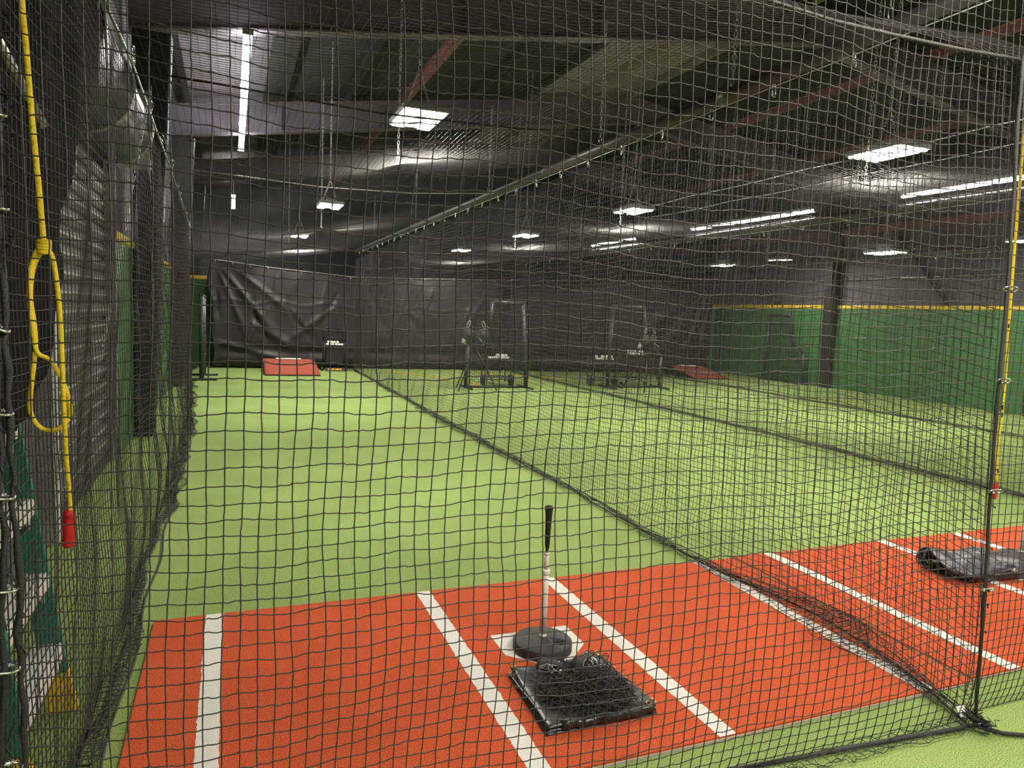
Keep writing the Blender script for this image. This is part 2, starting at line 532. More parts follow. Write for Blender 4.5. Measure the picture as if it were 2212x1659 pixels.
def smooth_noise(u, v, freq, seed):
    g = np.random.default_rng(seed)
    out = np.zeros(np.broadcast(u, v).shape)
    for k in range(6):
        a, b = g.normal(0, freq, 2); p = g.uniform(0, 2 * PI)
        out = out + np.sin(u * a + v * b + p)
    return out / 2.45

CELL = .0418
def rope_right(z): return 1.49 - .058 * z       # x of the corner rope between the two front nets

# front net of the first cage
NZ = 68
zz = np.linspace(0.012, 2.95, NZ + 1)
def front_net(x_of, nu, seed):
    u = np.linspace(0, 1, nu + 1)[:, None]; z = zz[None, :]
    x0, x1 = x_of(z)
    aa = .05 + .06 * np.clip(1 - z / 2.0, 0, 1)
    X = x0 + (x1 - x0) * (u - aa * u * (1 - u))
    Z = z + 0 * u
    base = 1.9
    Y = base + .02 * smooth_noise(X, Z, 2.2, seed) + .05 * np.exp(-Z / .12)
    pin = np.minimum(1, np.minimum(X - x0, x1 - X) / .15)
    Z = Z + (.014 * smooth_noise(X, Z, 3.2, seed + 1) + .005 * smooth_noise(X, Z, 16, seed + 2)) * np.clip(Z / .25, 0, 1)
    X = X + pin * (.010 * smooth_noise(X, Z, 3.0, seed + 3) + .0022 * smooth_noise(X, Z, 18, seed + 4))
    X = X + pin * rng.normal(0, .0005, X.shape); Z = Z + rng.normal(0, .0007, X.shape) * (Z > .05)
    return np.stack([X, Y, np.maximum(Z, .008)], -1)

FR = .00172
t = thing('front_net', 'black knotted net across the front of the first cage, nearest the viewer', 'net', (0, 1.9, 0))
P = front_net(lambda z: (-1.935 + .0 * z, rope_right(z)), 76, 11)
P[:, :, 1] -= 1.9
net('mesh', P, FR, 5, (0, 1, 0), M_net, 4, .0011, .0012, .0044, t, .00045)
# loose bottom fringe lying on the turf in front of the rope
nx = 62
fx = np.linspace(-1.1, 1.44, nx + 1)[:, None]; fv = np.linspace(0, 1, 4)[None, :]
FP = np.stack([fx + .02 * fv + rng.normal(0, .005, (nx + 1, 4)), -.0 + .04 - .085 * fv + rng.normal(0, .006, (nx + 1, 4)), .012 + .012 * np.abs(rng.normal(0, 1, (nx + 1, 4)))], -1)
net('fringe', FP, FR, 4, (0, 0, 1), M_net, 3, .003, 0, .0034, t)
def rope_path(a, b, n, amp):
    a = np.array(a); b = np.array(b)
    return [tuple(a + (b - a) * k / n + rng.normal(0, amp, 3) * (0 < k < n)) for k in range(n + 1)]
MB().tube([(x, y + rng.normal(0, .002), .018) for x, y in ((-1.93, .12), (-1, .1), (0, .075), (.42, .05), (.9, .02), (1.2, -.005), (1.49, -.03))], .0095, 8).build('hem_rope', M_rope, t)
# lacing rope near the top
MB().tube([(x, .0, z) for x, z in ((-1.93, 2.76), (-1.2, 2.70), (-.5, 2.68), (.12, 2.711), (.4, 2.70), (.68, 2.705), (1.0, 2.715), (1.34, 2.735))], .0062, 8).build('top_rope', M_trope, t)

t = thing('front_net', 'black net across the front of the second cage, right of the corner rope', 'net', (0, 1.9, 0))
P = front_net(lambda z: (rope_right(z), 6.2 + 0 * z), 108, 31); P[:, :, 1] -= 1.9
net('mesh', P, FR, 4, (0, 1, 0), M_net, 3, .0011, .001, .0044, t, .00045)
MB().tube([(1.49, -.03, .018), (1.55, -.1, .015), (1.63, -.14, .015), (1.75, -.12, .02), (2.4, -.06, .015), (4, .0, .015), (6.2, .0, .015)], .0095, 8).build('hem_rope', M_rope, t)
MB().tube([(1.34, 0, 2.735), (1.7, 0, 2.72), (3, 0, 2.65), (6.2, 0, 2.75)], .0062, 8).build('top_rope', M_trope, t)

# corner ropes with carabiners
def fuzzy(m, pts, r):
    m.tube(pts, r, 8)
t = thing('corner_rope', 'thick black rope hanging at the corner between the two front nets', 'rope', (1.49, 1.88, 0))
m = MB()
pts = [(rope_right(z) - 1.49 + .006 * math.sin(z * 4) + rng.normal(0, .0012), rng.normal(0, .0012), z) for z in np.linspace(.015, 2.74, 40)]
m.tube(pts, [.0062 + abs(rng.normal(0, .0010)) for _ in pts], 8)
m.build('rope', M_rope, t)
for z in (.55, .62, .66, .8, .98, 1.13, 1.36, 1.39, 1.72, .44):
    x = rope_right(z) - 1.49
    MB().tube([(x + .005, -.004, z), (x + .018, -.008, z + rng.normal(0, .006)), (x + .024, -.004, z - .012)], .003, 5).build('rope_tie', M_rope, t)
for z, tilt in ((1.495, .75), (1.04, .85), (.62, .75), (1.86, .9)):
    carabiner((rope_right(z) + .012, 1.872, z), (PI / 2 + .1, .8, PI / 2), 'silver carabiner clipped on the corner rope between the front nets', 'carabiners on the corner rope', 1.0)
for dx, dy, z in ((-.03, .0, .03), (-.005, -.02, .035), (.012, .02, .045)):
    carabiner((1.49 + dx, 1.87 + dy, z), (1.3, .3, .7), 'silver clip in the knotted net bottom under the corner rope', 'clips at the corner base', .6)
# crumpled knot of net at the corner foot
t = thing('net_knot', 'gathered knot of black net on the turf at the foot of the corner rope', 'net', (1.49, 1.87, 0))
m = MB()
for k in range(34):
    a = rng.uniform(0, 2 * PI); pts = []
    c = np.array([rng.normal(0, .02), rng.normal(0, .03), .025 + abs(rng.normal(0, .02))])
    for q in range(6):
        pts.append(tuple(c + np.array([rng.normal(0, .018), rng.normal(0, .02), abs(rng.normal(0, .01))])))
    m.tube(pts, .0021, 4)
m.build('strands', M_bundle, t)
t = thing('care_tag', 'small white sewn tag on the net foot below the corner rope', 'tag', (1.475, 1.93, .055))
rt = Matrix.Rotation(.9, 3, 'X') @ Matrix.Rotation(.0, 3, 'Y')
MB().box((0, 0, 0), (.048, .002, .044), Matrix.Rotation(-.7, 3, 'X')).build('label_cloth', M_wlabel, t)
m = MB()
for k, (w, o_) in enumerate(((.03, 0), (.022, -.004), (.026, -.002))):
    rot = Matrix.Rotation(-.7, 3, 'X'); c = rot @ Vector((o_, -.0016, .011 - .009 * k))
    m.box(c, (w, .0006, .0025), rot)
m.build('print', M_ink, t)

# left corner rope: two ropes side by side
for dx, dy, lab in ((0, 0, 'inner of the two black ropes hanging at the left front corner'), (-.028, -.012, 'outer of the two black ropes hanging at the left front corner')):
    t = thing('corner_rope', lab, 'rope', (-1.935 + dx, 1.89 + dy, 0))
    m = MB()
    pts = [(rng.normal(0, .004) + .012 * math.sin(z * 2.3 + dx * 40), rng.normal(0, .004), z) for z in np.linspace(.01, 2.8, 46)]
    m.tube(pts, [.0058 + abs(rng.normal(0, .0013)) for _ in pts], 8)
    m.build('rope', M_rope, t)
    m = MB()
    for k in range(42):
        z = rng.uniform(.3, 2.4); s = rng.choice([-1, 1])
        m.tube([(0, 0, z), (s * .014, -.008, z + rng.normal(0, .006)), (s * .02, 0, z + rng.normal(0, .014)), (s * .006, .004, z + .02)], .0019, 4)
    tag(m.build('net_edge', M_bundle, t), kind='stuff')
for z in (2.059, 1.858, 1.60, 1.406, 1.211, .994, .801, .557):
    carabiner((-1.958, 1.868, z), (PI / 2 + rng.normal(.1, .1), -.18 + rng.normal(0, .1), PI / 2 + .2), 'silver carabiner clipping the twin ropes at the left front corner', 'carabiners on the left corner ropes', 1.0)

# long side nets ------------------------------------------------------
YN0, YN1 = 1.9, 19.2
NY = 414
yy = np.linspace(YN0, YN1, NY + 1)[:, None]
def skirt(X, Y, Z, side, width, n, seed, front=0.0):
    """rows of slack net lying on the turf; appended below the bottom row"""
    g = np.random.default_rng(seed)
    rows = []
    y1 = Y[:, :1]
    bump = np.exp(-((y1 - 2.7) / .45) ** 2)
    w = width * (1 + .5 * smooth_noise(y1, 0 * y1, 1.3, seed)) + front * bump
    w = np.maximum(w, .03)
    for k in range(1, n + 1):
        f = k / n
        leg = f * 3
        z_ = leg - math.floor(leg)
        fold = z_ if int(leg) % 2 == 0 else 1 - z_
        if k == n: fold = 1.0
        env = .55 + .45 * f
        lat = w * fold * env * side + .35 * w * smooth_noise(y1, 0 * y1 + f * 2, 5, seed + 3) * (f > .1) + g.normal(0, .0035, y1.shape)
        hz = .012 + .035 * (1 - f) + front * .45 * (1 - f) ** 1.5 * bump * (.5 + .5 * math.sin(PI * fold)) + .012 * np.abs(smooth_noise(y1, 0 * y1 + f * 3, 6, seed + 4)) + np.abs(g.normal(0, .003, y1.shape))
        rows.append((X[:, :1] + lat, y1 + .01 * smooth_noise(y1, 0 * y1 + f, 7, seed + 5) + g.normal(0, .003, y1.shape), hz))
    Xs = np.concatenate([np.concatenate([r_[0] for r_ in rows[::-1]], 1), X], 1)
    Ys = np.concatenate([np.concatenate([r_[1] for r_ in rows[::-1]], 1), Y], 1)
    Zs = np.concatenate([np.concatenate([r_[2] for r_ in rows[::-1]], 1), Z], 1)
    return np.stack([Xs, Ys, Zs], -1)

def wave(a): return np.arcsin(np.sin(a)) * 2 / PI
# left net
nv = 66
f = np.linspace(0, 1, nv + 1)[None, :]
ztop = np.interp(yy[:, 0], [1.9, 3.0, 4.3, 5.6, 6.8, 9.7, 15.6, 19.2], [2.78, 2.83, 2.87, 2.82, 2.80, 2.66, 2.62, 2.70])[:, None]
xl = np.interp(yy[:, 0], [1.9, 10, 16, 17, 19.2], [-1.935, -1.98, -2.3, -2.45, -2.4])[:, None]
Z = .05 + (ztop - .05) * f + 0 * yy
fold = np.interp(yy[:, 0], [1.9, 4, 7, 12, 19.2], [.006, .016, .05, .055, .05])[:, None]
X = xl + fold * (wave(yy * 2 * PI / .85 + .9 * smooth_noise(yy, Z, .8, 3)) + .5 * smooth_noise(yy, Z, 7, 4)) * (.5 + .5 * np.sin(PI * np.clip(f, 0, 1))) - .03 + .04 * np.exp(-((Z - .35) / .35) ** 2) * np.clip((yy - 2) / 2, 0, 1)
Zn = Z + .012 * smooth_noise(yy, Z, 2.5, 5) * (f < .99) * (f > .02) + .018 * wave(yy * 2 * PI / .85 + 1.4) * np.clip((yy - 3) / 4, 0, 1) * np.sin(PI * f)
Yn = yy + .01 * smooth_noise(yy, Z, 4, 6) * np.clip((yy - 1.9) / .3, 0, 1)
P = skirt(X, Yn, Zn, 1, .09, 16, 51, .05)
t = thing('side_net', 'black net hanging in folds along the left wall of the first cage', 'net', (-1.935, 1.9, 0))
P -= np.array([-1.935, 1.9, 0])
net('mesh', P, .002, 3, (1, 0, 0), M_net3, 1, parent=t)
hem = [(xl[i, 0] + 1.935 + .06 + .015 * math.sin(i * .2), yy[i, 0] - 1.9, .022) for i in range(0, NY + 1, 5)]
MB().tube(hem, .006, 6).build('hem_rope', M_rope, t)
cab = [(xl[i, 0] + 1.935, yy[i, 0] - 1.9, ztop[i, 0] + .012) for i in range(0, NY + 1, 6)]
MB().tube(cab, .006, 6).build('top_cable', M_steel, t)

def divider(xc, label, seed, zt, front_pull, Y0=YN0, Y1=YN1, near_xtra=0.0, r=.0013, cellmul=1.0, skirt_side=-1):
    NYd = int((Y1 - Y0) / (CELL * cellmul)); y = np.linspace(Y0, Y1, NYd + 1)[:, None]
    nvd = int(3.05 / (CELL * cellmul * 1.03)); f = np.linspace(0, 1, nvd + 1)[None, :]
    ztp = np.interp(y[:, 0], [Y0, Y0 + 1.0, 6, 12, Y1], [2.76, 3.03, zt, zt, zt - .1])[:, None]
    Z = .05 + (ztp - .05) * f
    xb = xc + .03 * smooth_noise(y, Z, 1.0, seed) * np.sin(PI * f) + .012 * smooth_noise(y, Z, 6, seed + 1)
    if front_pull:
        xb = xb + .16 * np.exp(-((y - 2.85) / .6) ** 2) * np.exp(-(Z / .45))
        k = np.exp(-(y - Y0) / .3)
        xb = xb * (1 - k) + rope_right(Z) * k
    Zn = Z + (.03 * smooth_noise(y, Z, 1.4, seed + 2) + .012 * smooth_noise(y, Z, 5, seed + 3)) * np.sin(PI * f) ** .5
    Yn = y + .012 * smooth_noise(y, Z, 3.5, seed + 4) * np.clip((y - Y0) / .3, 0, 1)
    P = skirt(xb, Yn, Zn, skirt_side, .085, 15, seed + 9, near_xtra)
    t = thing('divider_net', label, 'net', (xc, Y0, 0))
    P -= np.array([xc, Y0, 0])
    net('mesh', P, r, 3, (1, 0, 0), M_net2, 1, parent=t)
    hem = [(xb[i, 0] - xc + skirt_side * .03 + .01 * math.sin(i * .21), y[i, 0] - Y0, .022) for i in range(0, NYd + 1, 5)]
    MB().tube(hem, .006, 6).build('hem_rope', M_rope, t)
    return t
divider(1.6, 'black net dividing the first and second cages, hung under the nearest pipe', 101, 3.07, True, near_xtra=.2, r=.0019)
divider(6.25, 'black net dividing the second and third cages, under the pipe with tube lights', 131, 3.05, False, near_xtra=.03, r=.0017)
divider(10.85, 'black net right of the third cage, nearest the green wall', 161, 3.05, False, Y0=3.0, Y1=20.0, r=.0016)

# ceiling nets ---------------------------------------------------------
def ceil_net(x0f, x1f, z0f, z1f, peaks, label, seed, nx, y0=1.9, y1=19.2, sag=.16, front=True, r=.00125):
    ny = int((y1 - y0) / CELL)
    y = np.linspace(y0, y1, ny + 1)[:, None]; u = np.linspace(0, 1, nx + 1)[None, :]
    x0, x1, z0, z1 = (np.asarray(f_(y[:, 0]))[:, None] for f_ in (x0f, x1f, z0f, z1f))
    X = x0 + (x1 - x0) * u; Y = y + 0 * u
    Z = z0 + (z1 - z0) * u - sag * np.sin(PI * u) * (1 + .35 * smooth_noise(X * .6, Y, .9, seed))
    Z = Z + .02 * smooth_noise(X, Y, 2.5, seed + 1) * np.sin(PI * u)
    for (px, py, pz) in peaks:
        d = np.hypot((X - px) , (Y - py) * .8)
        i = np.argmin(d); zi = Z.ravel()[i]
        k = np.exp(-d / .42)
        Z = Z + (pz - zi) * k
        pull = .16 * np.exp(-(d / .5) ** 2)
        X = X + (px - X) * pull; Y = Y + (py - Y) * pull
    if front:
        k = np.exp(-(y - y0) / .5)
        Z = Z * (1 - k) + 2.73 * k
    X = X + .012 * smooth_noise(X, Y, 3, seed + 2) * np.sin(PI * u); Y = Y + .012 * smooth_noise(X, Y, 3, seed + 3) * np.sin(PI * u)
    t = thing('ceiling_net', label, 'net', (0, y0, 2.7))
    P = np.stack([X, Y, Z], -1) - np.array([0, y0, 2.7])
    net('mesh', P, r, 3, (0, 0, 1), M_net2, 1, parent=t)
    return t
xlf = lambda y: np.interp(y, [1.9, 10, 16, 17, 19.2], [-1.935, -1.98, -2.3, -2.45, -2.4])
zlf = lambda y: np.interp(y, [1.9, 3.0, 4.3, 5.6, 6.8, 9.7, 15.6, 19.2], [2.78, 2.83, 2.87, 2.82, 2.80, 2.66, 2.62, 2.70])
con = lambda c: (lambda y: c + 0 * y)
PK1 = [(0.0, 6.8, 3.06), (0.0, 13.0, 3.02), (-.25, 17.2, 3.02)]
PK2 = [(3.88, 4.9, 3.02), (3.9, 9.3, 3.02), (3.9, 13.5, 3.0)]
PK3 = [(8.6, 6.0, 2.98), (8.6, 11.5, 2.98), (8.6, 16.5, 2.98)]
ceil_net(xlf, con(1.6), zlf, con(3.245), PK1, 'black ceiling net over the first cage, pulled up to peaks by chains', 201, 86, sag=.12)
ceil_net(con(1.6), con(6.25), con(3.245), con(3.255), PK2, 'black ceiling net over the second cage, between the two pipes', 221, 111, sag=.2)
ceil_net(con(6.25), con(10.85), con(3.255), con(3.255), PK3, 'black ceiling net over the third cage, towards the green wall', 241, 108, y0=3.0, sag=.22, front=False)

# pipes that carry the nets ---------------------------------------------
def pipe(x, z, y0, y1, label, joints):
    t = thing('net_pipe', label, 'pipe', (x, y0, z))
    MB().tube([(0, 0, 0), (0, y1 - y0, 0)], .043, 16).build('tube', M_pipe, t)
    for j in joints:
        MB().lathe([(.043, -.06), (.049, -.055), (.049, .055), (.043, .06)], (0, j - y0, 0), 20, 'y').build('sleeve', M_pipe, t)
    MB().tube([(.0, .1, -.062), (.0, y1 - y0 - .1, -.062)], .003, 5).build('cable', M_zinc, t)
    return t
pipe(1.6, 3.19, 2.0, 19.2, 'long dark steel pipe above the net between the first and second cages', (4.0, 6.9, 12.8))
pipe(6.25, 3.2, 2.0, 19.4, 'long dark steel pipe over the net between the second and third cages', (6.0, 12.0))
pipe(10.85, 3.2, 3.0, 20.0, 'dark steel pipe over the net nearest the green wall', (9.0,))
for y in np.arange(2.95, 19.0, .60):
    carabiner((1.6 + rng.normal(0, .004), y, 3.105), (rng.normal(0, .12), rng.normal(0, .1), PI / 2 + rng.normal(0, .3)), 'small silver carabiner hanging the net from the nearest pipe', 'carabiners under the nearest pipe', 1.15)
for y in np.arange(4.9, 19.2, .8):
    carabiner((6.25, y, 3.11), (rng.normal(0, .12), rng.normal(0, .1), PI / 2 + rng.normal(0, .3)), 'small silver carabiner hanging the net from the pipe with tube lights', 'carabiners under the second pipe', 1.15)
for y in np.arange(6.5, 19.6, 1.0):
    carabiner((10.85, y, 3.11), (rng.normal(0, .12), rng.normal(0, .1), PI / 2), 'small silver carabiner hanging the net nearest the green wall', 'carabiners under the third pipe', 1.15)
for y in (3.4, 4.2, 5.1, 5.9, 6.9, 8.0, 9.2, 10.6, 12.2, 14.2, 16.5):
    x = float(xlf(y)); z = float(zlf(y))
    carabiner((x + .01, y, z + .04), (rng.normal(0, .3), rng.normal(0, .3), PI / 2 + rng.normal(0, .4)), 'silver carabiner on the cable along the top of the left net', 'carabiners on the left top cable', 1.3)
# cables across the first cage
for i, (y, lab) in enumerate(((4.75, 'thin dark cable crossing above the first cage, nearer one'), (7.95, 'thin dark cable crossing above the first cage, farther one'))):
    t = thing('cross_cable', lab, 'cable', (-1.97, y, 2.98))
    MB().tube([(0, 0, .01), (.6, .02, .0), (1.4, .04, -.02), (2.4, .06, .02), (3.57, .08, .14)], .0065, 6).build('cable', M_rope if i == 0 else M_galv, t)

for i, (x, lab) in enumerate(((8.05, 'thin white cable run under the roof at the upper right, lower of two'), (7.05, 'thin white cable run under the roof at the upper right, upper of two'))):
    t = thing('roof_cable', lab, 'cable', (x, 3.0, 4.2))
    MB().tube([(0, 12 * k / 12, -.03 * math.sin(PI * k / 3) ** 2) for k in range(13)], .009, 6).build('cable', M_wlabel, t)
st(MB().box((7.24, 9.44, 6.8), (.16, .06, .7)).build('ceiling_brace', M_black))
st(MB().tube([(7.05, 9.42, 7.05), (6.55, 9.42, 6.42)], .05, 4).build('ceiling_brace', M_black))
# chains ----------------------------------------------------------------
def chain(top, bottom, label, group=None):
    t = thing('hanging_chain', label, 'chain', bottom, 0, group)
    b = Vector(bottom)
    m = MB(); chain_mb(m, Vector(top) - b, Vector((0, 0, .07)))
    m.build('links', M_zinc, t)
    MB().tube([(x, y, z + .035) for x, y, z in carabiner_pts()], .0045, 6, closed=True).build('clip', M_steel, t)
for (x, y, z), w in zip(PK1, ('nearest', 'middle', 'farthest')):
    chain((x, y, 5.6), (x, y, z), 'silver chain pulling up the %s peak of the first cage ceiling net' % w)
for (x, y, z), w in zip(PK2, ('nearest', 'middle', 'farthest')):
    chain((x, y, 5.7), (x, y, z), 'silver chain pulling up the %s peak of the second cage ceiling net' % w)
for (x, y, z), w in zip(PK3, ('nearest', 'middle', 'farthest')):
    chain((x, y, 5.9), (x, y, z), 'silver chain pulling up the %s peak of the third cage ceiling net' % w)
for y in (2.75, 3.95, 5.75, 8.7, 12.6, 16.6):
    chain((1.6, y, 4.3), (1.6, y, 3.23), 'silver chain holding the nearest pipe up to the roof', 'chains holding the nearest pipe')
for y in (4.9, 7.2, 9.6, 12.4, 15.2):
    chain((6.25, y, 4.2), (6.25, y, 3.24), 'silver chain holding the pipe with tube lights', 'chains holding the second pipe')
chain((DX + .62, 6.25, 3.3), (DX + .25, 6.1, .95), 'thin hoist chain hanging in front of the rolling steel door')

# ------------------------------------------------------------------ lamps
def highbay(loc, label, group, zroof):
    t = thing('highbay_light', label, 'light', loc, 0, group)
    MB().box((0, 0, .03), (.38, .62, .05)).box((0, 0, .085), (.12, .3, .06)).build('housing', M_house, t, bevel=.008)
    for sx in (-1, 1):
        MB().box((sx * .115, 0, -.002), (.11, .56, .012)).build('light_panel', M_lamp, t)
    m = MB()
    for sx in (-.12, .12):
        chain_mb(m, (0, 0, .42), (sx, 0, .06))
    chain_mb(m, (0, 0, zroof - loc[2]), (0, 0, .42))
    m.build('hanger_chain', M_zinc, t)
    return t
H1 = 'highbay lights over the cages'
for y, w in ((6.12, 'nearest'), (12.0, 'middle'), (17.6, 'farthest')):
    highbay((.02, y, 3.31), 'twin panel LED lamp over the first cage, %s of its row' % w, H1, zraf(0) + DECK)
highbay((1.0, .85, 3.3), 'twin panel LED lamp over the viewer in front of the first cage', H1, zraf(0) + DECK)
highbay((-.9, -1.7, 3.31), 'twin panel LED lamp behind the viewer in line with the first cage', H1, zraf(0) + DECK)
for y, w in ((4.95, 'nearest'), (9.4, 'middle'), (13.6, 'farthest')):
    highbay((4.17, y, 3.31), 'twin panel LED lamp over the second cage, %s of its row' % w, H1, zraf(4.17) + DECK)
highbay((4.9, .6, 3.4), 'twin panel LED lamp in front of the second cage net', H1, zraf(4.17) + DECK)
highbay((4.17, 18.0, 3.31), 'twin panel LED lamp over the second cage just before the curtain', H1, zraf(4.17) + DECK)
for y, w in ((11.4, 'nearer'), (16.8, 'farther')):
    highbay((11.0 - 1.9, y * .80, 3.31 - .28), 'twin panel LED lamp over the third cage, %s of the two' % w, H1, zraf(9) + DECK)
for y, w in ((3.5, 'near'), (9.0, 'middle'), (15.5, 'far')):
    highbay((12.6, y, 3.5), 'twin panel LED lamp beside the green wall, %s one' % w, H1, zraf(12.6) + DECK)

def tubelight(a, b, label, mat_=M_tubel, width=.09):
    a = Vector(a); b = Vector(b)
    L = (b - a).length
    t = thing('tube_light', label, 'light', a)
    MB().box((0, L / 2, .045), (.05, L, .04)).build('housing', M_house, t, bevel=.006)
    n = max(1, round(L / 2.4))
    for k in range(n):
        for sx in ((-.032, .032) if width > .08 else (0,)):
            MB().tube([(sx, L * k / n + .03, .0), (sx, L * (k + 1) / n - .03, .0)], .02, 10).build('tube', mat_, t)
    m = MB()
    for k in range(n + 1):
        m.box((0, min(max(L * k / n, .02), L - .02), .01), (width * 1.4, .025, .06))
    m.build('end_cap', M_house, t)
    zr = zraf(a.x) + DECK - a.z
    for y in (.4, L - .4): MB().cyl((0, y, .06), (0, y, zr), .004, 6).build('hanger_rod', M_zinc, t)
    return t
tubelight((-1.30, 9.3, 4.88), (-1.30, 16.3, 4.88), 'long white tube light high over the left side of the first cage')
tubelight((-1.43, 21.9, 4.75), (-1.43, 25.2, 4.75), 'short white tube light far behind the black curtain')
tubelight((6.25, 2.4, 3.34), (6.25, 6.5, 3.34), 'bright tube light above the second pipe, nearest of three', width=.06)
tubelight((6.25, 7.85, 3.34), (6.25, 10.8, 3.34), 'bright tube light above the second pipe, middle of three', width=.06)
tubelight((6.25, 12.6, 3.34), (6.25, 14.6, 3.34), 'bright tube light above the second pipe, farthest of three', width=.06)
t = thing('emergency_light', 'small white louvred lamp box high on the red beam at upper right', 'light', (7.2, 4.2, 4.48))
MB().box((0, 0, 0), (.26, .12, .2)).build('case', M_house, t, bevel=.01)
for k in range(3):
    MB().box((0, -.065, -.065 + .06 * k), (.2, .012, .035)).build('louvre', M_boxl, t)
MB().cyl((0, 0, .1), (0, 0, zraf(7.2) + DECK - 4.48), .008, 8).build('hanger_rod', M_zinc, t)

# ------------------------------------------------------------------ curtains at the far end
def ridge(X, Z, x0, z0, x1, z1, w, a):
    d = np.array([x1 - x0, z1 - z0]); L = np.hypot(*d); d = d / L
    u = (X - x0) * d[0] + (Z - z0) * d[1]; v = -(X - x0) * d[1] + (Z - z0) * d[0]
    end = np.clip(u / (L * .15), 0, 1) * np.clip((L - u) / (L * .3), 0, 1)
    return a * np.exp(-(v / (w * (.4 + .9 * np.clip(u / L, 0, 1)))) ** 2) * end
def curtain(x0, x1, y, ztop, label, seed, ridges, bottom=.015, leftcurl=0.0):
    g = np.random.default_rng(seed)
    nx = int((x1 - x0) / .04); nz = 66
    xs = np.linspace(0, 1, nx + 1); 
    X = np.repeat((x0 + (x1 - x0) * xs)[:, None], nz + 1, 1)
    zt = np.interp(X[:, 0], *ztop)
    zt = zt - .02 * np.abs(np.sin(PI * (X[:, 0] - x0) / .42))
    f_ = np.linspace(0, 1, nz + 1)[None, :]
    Z = bottom + (zt[:, None] - bottom) * f_
    D = .012 * smooth_noise(X, Z, 3, seed) + .02 * smooth_noise(X, Z * .3, 4, seed + 1) * f_
    for rd in ridges: D = D + .6 * ridge(X, Z, *rd)
    for k in range(14):
        xx = g.uniform(x0, x1); dx = g.normal(0, .5)
        z_ = g.uniform(1.3, 2.5)
        D = D + ridge(X, Z, xx, z_, xx + dx, z_ - g.uniform(.5, 1.4), g.uniform(.035, .08), g.uniform(.015, .045) * g.choice([-1, 1]))
    # seam and hem swags
    D = D + .02 * np.exp(-((Z - 1.72 + .05 * np.sin(X * 5)) / .03) ** 2) - .05 * np.exp(-((Z - .45) / .12) ** 2) * (1 + .6 * np.sin(X * 4 + seed))
    D = D - .25 * np.exp(-(Z - bottom) / .1) * .6
    Y = y - np.abs(D) * np.sign(D) - 0
    if leftcurl:
        k = np.exp(-(X - x0) / .12); X = X + k * leftcurl * (np.sin(Z * 2.2) * .5 + .3 * np.sin(Z * 5)); Y = Y - k * .06
    t = thing('backdrop_curtain', label, 'curtain', ((x0 + x1) / 2, y, 0))
    P = np.stack([X - (x0 + x1) / 2, Y - y, Z], -1)
    m = MB(); m.grid([[tuple(p) for p in row] for row in P])
    m.build('sheet', M_curt, t, solid=.004)
    for xx in np.arange(x0 + .08, x1, .42):
        z_ = float(np.interp(xx, *ztop))
        MB().tube([(xx - (x0 + x1) / 2 + a * .012, -.03, z_ - .02 + b * .03) for a, b in ((0, 1), (1, .6), (1, -.6), (0, -1), (-1, -.6), (-1, .6))], .004, 5, closed=True).build('hook', M_steel, t)
    cx = [(xx - (x0 + x1) / 2, -.01, float(np.interp(xx, *ztop)) + .02) for xx in np.linspace(x0 - .02, x1 + .02, 24)]
    MB().tube(cx, .009, 6).build('top_cable', M_galv, t)
    return t
curtain(-1.95, 1.66, 19.30, ([-1.95, -.5, 1.5], [2.72, 2.6, 2.49]), 'black vinyl backdrop curtain with diagonal creases behind the first cage', 301,
        [(-1.75, 2.6, -.1, .55, .09, .11), (-1.8, 2.55, -1.0, .6, .07, .07), (-1.4, 2.55, .6, 1.0, .1, .08), (-.2, 1.7, .7, .5, .1, -.07), (1.2, 1.75, -.4, .5, .1, .07), (-1.9, .7, .2, .15, .1, .12), (-1.0, 1.2, .4, .35, .12, .08), (.2, 2.5, -.2, 1.6, .06, .05), (.9, 2.4, .7, 1.3, .05, .05)], leftcurl=.12)
curtain(1.45, 6.4, 19.6, ([1.5, 4.0, 6.2], [2.49, 2.58, 2.68]), 'black vinyl backdrop curtain behind the second cage and pitching machine', 331,
        [(3.6, 2.5, 2.2, .4, .14, .12), (3.9, 2.4, 3.1, .3, .1, .09), (5.6, 2.5, 4.6, .6, .1, .06), (2.0, 2.3, 2.8, .5, .1, -.06)])
curtain(6.15, 13.35, 19.33, ([6.2, 9.0, 13.4], [2.68, 2.82, 3.05]), 'black vinyl backdrop curtain behind the third cage, ending at the green wall', 361,
        [(13.2, 2.9, 11.3, .5, .12, .13), (13.25, 2.9, 12.3, .4, .09, .1), (13.3, 2.9, 10.2, 1.0, .12, .1), (9, 2.6, 8.2, .4, .12, .07), (13.3, 2.6, 12.9, .3, .06, .1)])

